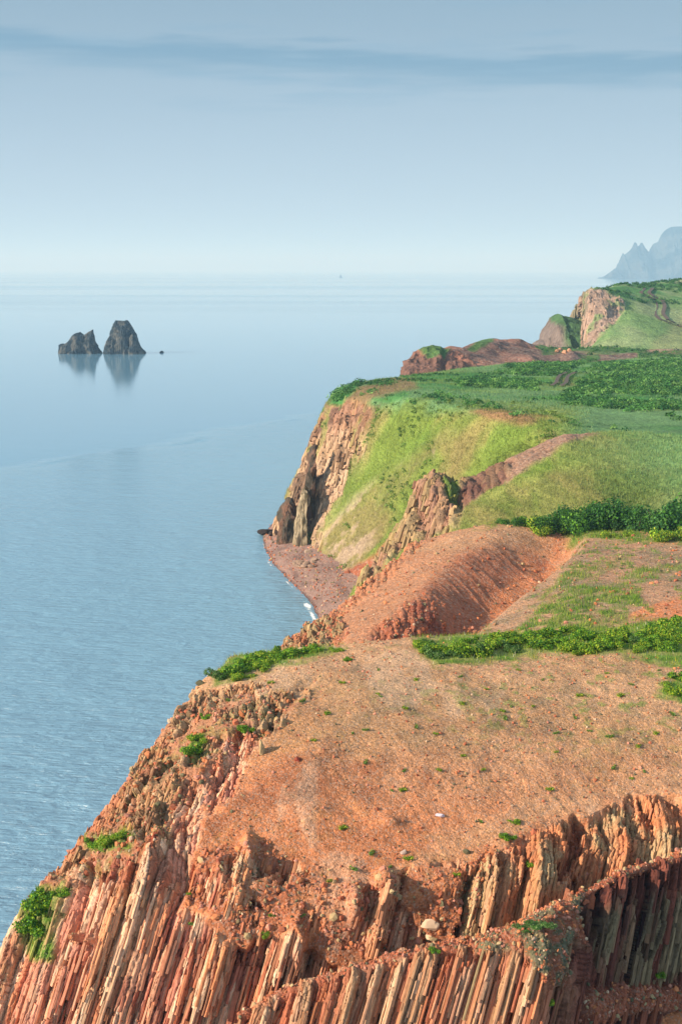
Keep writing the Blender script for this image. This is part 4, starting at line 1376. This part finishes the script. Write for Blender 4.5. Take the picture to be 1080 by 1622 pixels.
# ------------------------------------------------------------------ plants
def quads(P, Nn, size, asp=1.0):
    n = len(P)
    a = np.cross(Nn, rng.normal(size=(n, 3)))
    a /= np.linalg.norm(a, axis=1, keepdims=True) + 1e-9
    b = np.cross(Nn, a)
    s = size[:, None]
    V = np.stack([P - a * s * asp * .2 - b * s, P + a * s * asp - b * s * .1, P + b * s * 1.1, P - a * s * asp + b * s * .1], 1)
    return V.reshape(-1, 3), np.arange(4 * n).reshape(n, 4)


def crown(n, leaf, rx, ry, rz, lobes=9, cols=None, seed=1, bias=.35):
    """leaves on uneven lobes"""
    r = np.random.default_rng(seed)
    lc = r.normal(size=(lobes, 3)) * np.array([.45, .45, .28])
    lc[:, 2] = np.abs(lc[:, 2]) + .15
    lr = r.uniform(.28, .55, lobes)
    k = r.integers(0, lobes, n)
    d = r.normal(size=(n, 3))
    d /= np.linalg.norm(d, axis=1, keepdims=True)
    rad = lr[k] * (1 - .5 * r.random(n) ** 2.2) * (1 + .25 * r.normal(size=n) * .5)
    P = lc[k] + d * rad[:, None]
    P[:, 2] = np.abs(P[:, 2])
    P = P * np.array([rx, ry, rz])
    nn = d + r.normal(size=(n, 3)) * .7 + np.array([0, 0, .4])
    nn /= np.linalg.norm(nn, axis=1, keepdims=True)
    V, Fc = quads(P, nn, leaf * r.uniform(.6, 1.3, n))
    pal = np.array(cols)
    lob = r.uniform(.75, 1.25, lobes)[k]
    C = pal[r.integers(0, len(pal), n)] * (lob * r.uniform(.7, 1.3, n))[:, None]
    return V, Fc, np.repeat(C, 4, 0)


def stems_mesh(rx, ry, rz, n=7, seed=1, th=.03):
    r = np.random.default_rng(seed)
    V, Fc = [], []
    for i in range(n):
        top = np.array([r.normal() * rx * .4, r.normal() * ry * .4, rz * r.uniform(.5, .85)])
        b0 = np.array([r.normal() * rx * .08, r.normal() * ry * .08, -.1 * rz])
        pts = [b0, (b0 + top) / 2 + r.normal(size=3) * rz * .06, top]
        for j, p in enumerate(pts):
            rr = th * (1 - j * .35)
            for a in range(5):
                V.append(p + np.array([math.cos(a * 1.2566) * rr, math.sin(a * 1.2566) * rr, 0]))
        o_ = i * 15
        for j in range(2):
            for a in range(5):
                Fc.append([o_ + j * 5 + a, o_ + j * 5 + (a + 1) % 5, o_ + j * 5 + 5 + (a + 1) % 5, o_ + j * 5 + 5 + a])
    return np.array(V), np.array(Fc)


def make_shrub(n, leaf, size, cols, seed, th):
    e = bpy.data.objects.new('shrub', None)
    scn.collection.objects.link(e)
    V, Fc, C = crown(n, leaf, size[0], size[1], size[2], cols=cols, seed=seed)
    put('foliage', V, Fc, M_LEAF, C, parent=e, smooth_=False)
    V, Fc = stems_mesh(size[0], size[1], size[2], seed=seed, th=th)
    put('stem', V, Fc, M_STEM, parent=e)
    return e


def dup(root, name=None):
    r = root.copy()
    scn.collection.objects.link(r)
    for ch in list(root.children):
        c_ = ch.copy()
        scn.collection.objects.link(c_)
        c_.parent = r
    return r


G1 = [lin(70, 118, 34) * 1.0, lin(96, 146, 40) * 1.0, lin(54, 98, 38) * .95]
G2 = [lin(150, 178, 40) * 1.0, lin(120, 160, 44) * 1.0, lin(176, 186, 60) * .95]
G3 = [lin(44, 92, 46) * .84, lin(62, 112, 52) * .84, lin(80, 128, 60) * .84]
G4 = [lin(100, 140, 72) * .84, lin(132, 160, 96) * .84, lin(80, 122, 50) * .84]
# tall shrubs behind the second gravel hill (about 1.5 - 2.5 m)
protoT = [make_shrub(5200, .10, (2.6, 2.2, 2.6), G3 + G1[:1], 11, .05), make_shrub(5200, .10, (3.0, 2.4, 2.2), G1 + G3[:1], 12, .05), make_shrub(2600, .085, (1.9, 1.6, 1.3), G2 + G1[:1], 13, .04)]
used = [False] * 3
tall = [
    (1050, 842, 0, 1.5, 'largest dark green shrub at the right, behind the gravel hill'),
    (1010, 838, 0, 1.15, 'dark green shrub left of the largest one, right of the dark gap in the hedge'),
    (972, 834, 0, 1.35, 'tall dark shrub at the left side of the gap in the hedge'),
    (945, 836, 1, 1.25, 'broad green shrub in the middle of the hedge behind the red gully'),
    (915, 838, 1, 1.1, 'green shrub left of the middle of the hedge, above the red gully'),
    (900, 826, 0, 1.0, 'darker shrub standing behind the hedge front above the gully'),
    (872, 838, 1, .8, 'low green shrub above the head of the red gully'),
    (1085, 832, 0, 1.6, 'dark shrub cut by the right edge of the picture behind the gravel hill'),
    (1000, 826, 1, .9, 'small shrub deep in the dark gap of the hedge'),
    (930, 822, 0, 1.2, 'dark shrub at the back of the hedge, its crown on the grass slope'),
    (846, 832, 2, .9, 'bright yellow green bush at the left end of the hedge'),
    (862, 846, 2, .9, 'bright yellow green bush directly above the rim of the red gully'),
    (1052, 856, 2, 1.0, 'bright yellow green bush in front of the largest dark shrub'),
    (1085, 854, 2, 1.1, 'yellow green bush in front of the hedge at the right edge'),
    (960, 850, 2, .6, 'small yellow green bush on the grass strip below the hedge gap'),
    (990, 847, 2, .5, 'tiny bush on the grass strip at the foot of the hedge'),
    (820, 826, 1, .5, 'low dark bush trailing off at the far left of the hedge'),
    (795, 826, 1, .35, 'smallest bush at the crest of the gravel hill, left of the hedge')]
for x, y, k, s, lab in tall:
    P, _ = at('C', x, y)
    e = protoT[k] if not used[k] else dup(protoT[k])
    used[k] = True
    e.location = P + np.array([0, 0, -.2])
    e.scale = (s * 1.25, s * 1.25, s * 1.55 * rng.uniform(.85, 1.1))
    e.rotation_euler = (0, 0, rng.uniform(0, 6.28))
    tag(e, lab, 'shrub', 'shrubs in the hedge behind the gravel hill')

# low leafy bushes near the eye, about 0.6 m
protoL = [make_shrub(2600, .048, (.85, .7, .62), G1 + G2[:2], 21, .02), make_shrub(2600, .048, (.95, .7, .5), G2 + G1[:2], 22, .02), make_shrub(2400, .045, (.8, .7, .55), G4 + G1[:1], 23, .02)]
usedL = [False] * 3


def low(key, x, y, k, s, lab, group, tiltn=0.0, sz=None):
    P, Nn = at(key, x, y)
    e = protoL[k] if not usedL[k] else dup(protoL[k])
    usedL[k] = True
    e.location = P - Nn * .05
    e.scale = (s, s, s * (sz or rng.uniform(.8, 1.15)))
    e.rotation_euler = (0, 0, rng.uniform(0, 6.28))
    e.name = 'shrub'
    tag(e, lab, 'bush', group)


lows = [
    (352, 1072, 2, 1.1, 'pale green bush at the left end of the clifftop row'), (372, 1064, 0, 1.3, 'dark green bush second from the left end of the clifftop row'),
    (396, 1052, 0, 1.3, 'tall green bush near the left of the clifftop row, against the sea'), (420, 1046, 1, 1.4, 'yellow green bush in the middle of the clifftop row'),
    (446, 1040, 0, 1.2, 'green bush right of the middle of the clifftop row'), (468, 1036, 1, 1.1, 'yellow green bush towards the right of the clifftop row'),
    (492, 1031, 0, .9, 'low green bush at the right end of the clifftop row'), (412, 1058, 1, .9, 'low yellow green bush on the near side of the clifftop row'),
    (384, 1074, 1, .8, 'small yellow green bush spilling down from the clifftop row'),
    (534, 1029, 1, .6, 'small flat bush alone just right of the clifftop row'), (552, 1045, 0, .4, 'small round dark green plant on bare ground right of the clifftop row'),
    (66, 1420, 2, 1.0, 'pale leafy bush topping the green hanging clump on the left cliff'), (62, 1440, 0, 1.25, 'upper dark bush of the green hanging clump on the left cliff'),
    (64, 1470, 0, 1.25, 'middle bush of the green hanging clump on the left cliff'), (58, 1500, 0, .95, 'lowest bush of the green hanging clump on the left cliff'),
    (98, 1415, 0, .6, 'small bush right of the green hanging clump on the left cliff'),
    (150, 1338, 0, .7, 'dark green bush on the ledge above the pink columns'), (172, 1335, 1, .8, 'brighter bush in the middle of the ledge above the pink columns'),
    (196, 1326, 1, .7, 'yellow green bush at the right of the ledge above the pink columns'),
    (302, 1190, 0, .8, 'lower bush of the pair on the rocky upper slope'), (314, 1172, 1, .7, 'yellow tinged upper bush of the pair on the rocky upper slope'),
    (324, 1135, 0, .5, 'small bush near the skyline on the rocky upper slope'), (388, 1158, 0, .6, 'dark green bush in the rocks beside the smooth slope'),
    (1068, 1092, 1, 1.0, 'straw tinted bush at the right edge of the gravel slope'), (1085, 1075, 0, 1.2, 'green bush at the right edge just below the long green strip'),
    (417, 1482, 1, .45, 'bright green plant growing between column tops low on the cliff'), (806, 1326, 0, .5, 'grey green tussock above the large tan columns'),
    (815, 1300, 1, .36, 'small yellow green tussock above the large tan columns'), (693, 1508, 0, .35, 'small vivid green plant on the rim of the front column row'),
    (836, 1368, 1, .32, 'bright sprig on top of the large tan columns'), (480, 1450, 2, .25, 'small sage green plant in the scree')]
for x, y, k, s, lab in lows:
    if lab.startswith('small vivid'):
        low('B', x, y, k, s, lab, None)
    else:
        low('A', x, y, k, s, lab, None)
low('B', 1046, 1548, 0, .42, 'bright green plant alone in the shaded hollow at lower right', None)
low('B', 876, 1585, 1, .4, 'yellow green plant at the edge of the shaded hollow', None)
low('B', 850, 1462, 2, .9, 'grey green lichen like bush capping the nose of the spur', None, sz=.5)
low('B', 832, 1470, 2, .7, 'smaller grey green bush beside the cap of the spur', None, sz=.5)
for i in range(52):                                   # the long strip on the crest
    t_ = (i + rng.uniform(-.4, .4)) / 52
    x = 672 + t_ * 440
    y = 1034 - 14 * t_ + rng.uniform(-18, 10) - (8 if i % 3 == 0 else 0)
    low('A', x, min(y, 1044 if x < 760 else 1030), int(rng.integers(0, 3)), rng.uniform(.8, 1.35), 'low leafy bush in the long green strip along the crest of the near gravel slope', 'bushes in the long crest strip')
for i in range(14):
    x = 1010 + rng.random() * 90
    low('A', x, 1012 - (x - 1010) * .22 + rng.uniform(-6, 12), int(rng.integers(0, 2)), rng.uniform(1.0, 1.6), 'dense dark bush where the crest strip widens at the right edge', 'bushes at the right end of the crest strip')
protoU = [make_shrub(260, .03, (.28, .26, .2), G2 + G1[:1], 31, .008), make_shrub(220, .03, (.3, .22, .16), G4 + G2[:1], 32, .008)]
usedU = [False] * 2
tufts = [(600, 1098), (604, 1101), (733, 1113), (910, 1135), (735, 1195), (580, 1207), (500, 1172), (932, 1156), (795, 1125), (810, 1118), (845, 1117), (800, 1137), (690, 1161), (560, 1160),
         (640, 1120), (700, 1050), (770, 1090), (1000, 1083), (960, 1065), (1045, 1060), (985, 1100), (880, 1160), (1010, 1180), (1020, 1220), (1000, 1232), (640, 1219), (695, 1218), (580, 1155), (765, 1218),
         (560, 1375), (645, 1360), (620, 1372), (722, 1385), (430, 1450), (300, 1415), (300, 1462), (520, 1395), (360, 1108), (430, 1080), (620, 1250), (880, 1190), (660, 1150), (520, 1130), (965, 1165), (545, 1310),
         (590, 1350), (640, 1250), (760, 1300), (870, 1250), (970, 1215), (1040, 1160), (1065, 1130), (920, 1100), (860, 1075), (820, 1060), (730, 1070), (660, 1075), (600, 1060), (540, 1080), (480, 1110)]
for i, (x, y) in enumerate(tufts):
    k = i % 2
    P, Nn = at('A', x, y)
    e = protoU[k] if not usedU[k] else dup(protoU[k])
    usedU[k] = True
    e.name = 'plant_tuft'
    e.location = P - Nn * .02
    s = rng.uniform(.6, 1.15)
    e.scale = (s, s, s)
    e.rotation_euler = (0, 0, rng.uniform(0, 6.28))
    tag(e, 'small green tuft of herbs dotted on the bare gravel of the near slope', 'plant', 'plant tufts on the near gravel slope')


def blades(name, specs, label, cat):
    VV, CC = [], []
    for key, wgt, n, hgt, wid, pal, lean in specs:
        P, Nn, _, _ = sample(key, wgt, n)
        P = P + rng.normal(size=P.shape) * np.array([hgt, hgt, 0]) * .3
        a = rng.uniform(0, 6.28, n)
        side = np.stack([np.cos(a), np.sin(a), 0 * a], -1) * (wid * rng.uniform(.6, 1.4, n))[:, None]
        h = hgt * rng.uniform(.5, 1.3, n)
        tip = P + np.array([0, 0, 1.]) * h[:, None] + Nn * (h * .35)[:, None] + (rng.normal(size=(n, 3)) * .25 + np.array(lean)) * h[:, None]
        VV.append(np.stack([P - side - Nn * .05, P + side - Nn * .05, tip], 1).reshape(-1, 3))
        pal = np.array(pal)
        gc = patches[key]['C'].reshape(-1, 3)[sample.idx]
        kk = .62 if key in 'DE' else .25
        cl = (kk * gc * 1.2 + (1 - kk) * pal[rng.integers(0, len(pal), n)]) * rng.uniform(.75, 1.25, (n, 1))
        CC.append(np.repeat(cl, 3, 0))
    V = np.concatenate(VV)
    o = put(name, V, np.arange(len(V)).reshape(-1, 3), M_LEAF, np.concatenate(CC), smooth_=False)
    return tag(o, label, cat, kind='stuff')


gAm, gCm, gEm, gDm = patches['A']['grass'], patches['C']['grass'], patches['E']['grass'], patches['D']['grass']
pD = patches['D']
slopeD = sst(pD['py'], 630, 660)
pE = patches['E']
blades('grass', [
    ('A', np.clip(maskA['gA'], 0, 1) * 1.0, 26000, .22, .018, G1 + G2 + [lin(190, 190, 120) * .6], (0, 0, 0)),
    ('A', np.clip(gAm - maskA['gA'], 0, .5), 9000, .10, .015, G2 + G4, (0, 0, 0)),
    ('A', maskA['gA'], 600, .24, .03, [lin(235, 235, 215) * .8], (0, 0, 0)),
    ('A', maskA['gA'], 800, .22, .03, [lin(225, 200, 50) * .8], (0, 0, 0)),
    ('C', gCm ** 2, 50000, .34, .035, G2 + G1 + G4, (0, 0, 0)),
    ('E', gEm * (1 - .7 * sst(pE['px'], 900, 1050)), 90000, .36, .05, [GRASS * 1.15, GRASSY * 1.25, DRY * 1.1, GRASS], (-.15, 0, 0)),
    ('E', gEm * sst(pE['px'], 850, 1000), 50000, .36, .05, [BLUEG * 1.1, BLUEG * 1.2, GRASSY * 1.1], (-.15, 0, 0)),
    ('D', gDm ** 2 * slopeD * (1 - sst(pD['px'], 850, 950)), 120000, .42, .065, [GRASS * 1.1, LUSH * 1.05, GRASSY * 1.15, DRY * 1.05], (-.15, 0, 0)),
    ('D', gDm * (1 - slopeD), 60000, .45, .07, [BLUEG * 1.1, DEEP * 1.2, GRASSY, GRASS], (0, 0, 0)),
    ], 'rough green and straw coloured grass covering the hill slopes and the clifftop plateau', 'grass')


def scrub(name, specs, label):
    VV, FF, CC, off = [], [], [], 0
    for key, wgt, n, rad, per, leaf, pal in specs:
        P, Nn, _, _ = sample(key, wgt, n)
        k = np.repeat(np.arange(n), per)
        r = rad * rng.uniform(.6, 1.35, n)
        d = rng.normal(size=(n * per, 3))
        d /= np.linalg.norm(d, axis=1, keepdims=True)
        d[:, 2] = np.abs(d[:, 2])
        Q = P[k] + d * (r[k] * rng.uniform(.65, 1.05, n * per))[:, None] * np.array([1, 1, .85])
        nn = d + rng.normal(size=d.shape) * .5
        nn /= np.linalg.norm(nn, axis=1, keepdims=True)
        V, Fc = quads(Q, nn, leaf * rng.uniform(.6, 1.3, n * per))
        pal = np.array(pal)
        cl = (pal[rng.integers(0, len(pal), n)] * rng.uniform(.75, 1.25, (n, 1)))[k] * rng.uniform(.8, 1.2, (n * per, 1))
        VV.append(V)
        FF.append(Fc + off)
        CC.append(np.repeat(cl, 4, 0))
        off += len(V)
    o = put(name, np.concatenate(VV), np.concatenate(FF), M_LEAF, np.concatenate(CC), smooth_=False)
    return tag(o, label, 'scrub', kind='stuff')


px, py, G = pD['px'], pD['py'], pD['G']
pn = fbm(G, 22, 3, 1200) * 10
field = np.maximum.reduce([
    inpoly(px + pn, py + pn * .3, [(935, 583), (1000, 575), (1300, 566), (1300, 672), (1080, 664), (1000, 655), (950, 648), (890, 640), (880, 628), (915, 612)], 3),
    inpoly(px + pn, py + pn * .3, [(720, 604), (770, 598), (850, 606), (850, 618), (790, 616), (730, 612)], 2),
    inpoly(px + pn, py + pn * .3, [(780, 586), (860, 572), (920, 574), (905, 590), (870, 596), (800, 592)], 2),
    .35 * inpoly(px + pn, py + pn * .3, [(640, 640), (680, 620), (760, 640), (860, 668), (1000, 684), (900, 672), (760, 652)], 4),
    .8 * inpoly(px, py, [(522, 632), (542, 612), (574, 603), (560, 618), (538, 636)], 2), .6 * inpoly(px, py, [(566, 630), (600, 608), (640, 600), (600, 622)], 3)])
gapf = np.clip(.45 + 1.5 * fbm(G, 16, 3, 1210, st=(.35, 1, 1)), .04, 1)
lowf = .25 * gDm * (1 - slopeD) * sst(fbm(G, 15, 3, 1220, st=(.4, 1, 1)), .15, .4)
scrub('scrub', [('D', np.clip(field * gapf, 0, 1), 5200, 1.5, 42, .24, [g_ * 1.2 for g_ in G3] + [lin(84, 136, 66) * 1.0, lin(118, 162, 84) * 1.0]),
                ('D', lowf, 1300, .8, 26, .2, G3),
                ('D', gDm * slopeD * sst(fbm(G, 12, 3, 1230), .2, .4) * (px < 900), 700, .8, 24, .18, [LUSH, GRASS, LUSH * .8]),
                ('F', patches['F']['grass'] * (patches['F']['px'] > 840), 260, 1.5, 26, .3, G3),
                ('H', (patches['H']['py'] < 482) * patches['H']['grass'] * sst(fbm(patches['H']['G'], 30, 3, 1240, st=(.4, 1, 1)), .05, .2), 500, 1.7, 22, .4, G3),
                ], 'dense dark green knee high scrub massed on the clifftop plateau')

# ------------------------------------------------------------------ dirt tracks
M_T, _t, _b = new_mat('dirt')
_n = nd(_t, 'ShaderNodeTexNoise')
_tc = nd(_t, 'ShaderNodeTexCoord')
_t.links.new(_tc.outputs['Object'], _n.inputs['Vector'])
_n.inputs['Scale'].default_value = .8
_n.inputs['Detail'].default_value = 5
_t.links.new(mixc(_t, _n.outputs['Fac'], (.06, .05, .045), (.16, .12, .10)), _b.inputs['Base Color'])


def track(key, pts, wid, gap):
    pts = np.array(pts, float)
    s = np.r_[0, np.cumsum(np.hypot(*np.diff(pts, axis=0).T))]
    q = np.linspace(0, s[-1], int(s[-1] / 1.2) + 3)
    C = np.array([at(key, np.interp(v, s, pts[:, 0]), np.interp(v, s, pts[:, 1]))[0] for v in q])
    for _ in range(3):
        C[1:-1] = .25 * C[:-2] + .5 * C[1:-1] + .25 * C[2:]
    tn = np.gradient(C, axis=0)
    nn = np.stack([tn[:, 1], -tn[:, 0], 0 * tn[:, 0]], -1)
    nn /= np.linalg.norm(nn, axis=1, keepdims=True) + 1e-9
    VV, FF, off = [], [], 0
    for o_ in ((-gap, gap) if gap else (0,)):
        Gt = np.stack([C + nn * (o_ - wid), C + nn * (o_ + wid)], 0) + np.array([0, 0, .5])
        VV.append(Gt.reshape(-1, 3))
        FF.append(gridfaces(2, len(C)) + off)
        off += 2 * len(C)
    o = put('dirt_track', np.concatenate(VV), np.concatenate(FF), M_T)
    return tag(o, kind='structure')


track('H', [(1028, 455), (1020, 462), (1030, 468), (1043, 474), (1046, 484), (1043, 496), (1052, 505), (1066, 511), (1090, 518)], 1.2, 2.6)
track('D', [(902, 590), (893, 594), (889, 600), (888, 606), (880, 611)], .6, 1.5)

# tiny channel buoy far out
e = bpy.data.objects.new('buoy', None)
scn.collection.objects.link(e)
bx_, by_ = 539.5, 439.5
P = W(bx_, by_, Yz(by_, 0.0))
e.location = P
a = np.linspace(0, 2 * math.pi, 13)[:-1]


def lathe(name, prof, mat, parent):
    V = np.array([[r_ * math.cos(t_), r_ * math.sin(t_), z_] for r_, z_ in prof for t_ in a])
    n = len(a)
    Fc = np.array([[i * n + j, i * n + (j + 1) % n, (i + 1) * n + (j + 1) % n, (i + 1) * n + j] for i in range(len(prof) - 1) for j in range(n)])
    return put(name, V, Fc, mat, parent=parent)


M_B, _t, _b = new_mat('buoy_paint')
_b.inputs['Base Color'].default_value = (.05, .04, .05, 1)
_k = float(P[1]) / 6000
lathe('float', [(0, -2), (9 * _k, -2), (10 * _k, 1), (8 * _k, 4), (0, 4)], M_B, e)
lathe('mast', [(3.5 * _k, 4), (2.5 * _k, 8 * _k), (4 * _k, 9 * _k), (0, 12 * _k)], M_B, e)
tag(e, 'tiny dark marker far out on the sea just under the horizon', 'buoy')

# ------------------------------------------------------------------ haze over sea and land
m = bpy.data.materials.new('haze_air')
m.use_nodes = True
t = m.node_tree
t.nodes.clear()
out = nd(t, 'ShaderNodeOutputMaterial')
pv = nd(t, 'ShaderNodeVolumePrincipled')
pv.inputs['Color'].default_value = (.30, .50, .70, 1)
pv.inputs['Absorption Color'].default_value = (.60, .46, .22, 1)
pv.inputs['Density'].default_value = 1.25e-4
pv.inputs['Anisotropy'].default_value = 0.0
t.links.new(pv.outputs[0], out.inputs['Volume'])
x0, x1, y0, y1, z0, z1 = -46000, 46000, -700, 63000, -7.0, 560.0
V = np.array([[x, y, z] for z in (z0, z1) for y in (y0, y1) for x in (x0, x1)], float)
Fc = np.array([[0, 2, 3, 1], [4, 5, 7, 6], [0, 1, 5, 4], [2, 6, 7, 3], [0, 4, 6, 2], [1, 3, 7, 5]])
o = put('haze', V, Fc, m, smooth_=False)
tag(o, 'thin pale blue sea haze that fades the far cape and horizon', 'haze', kind='stuff')
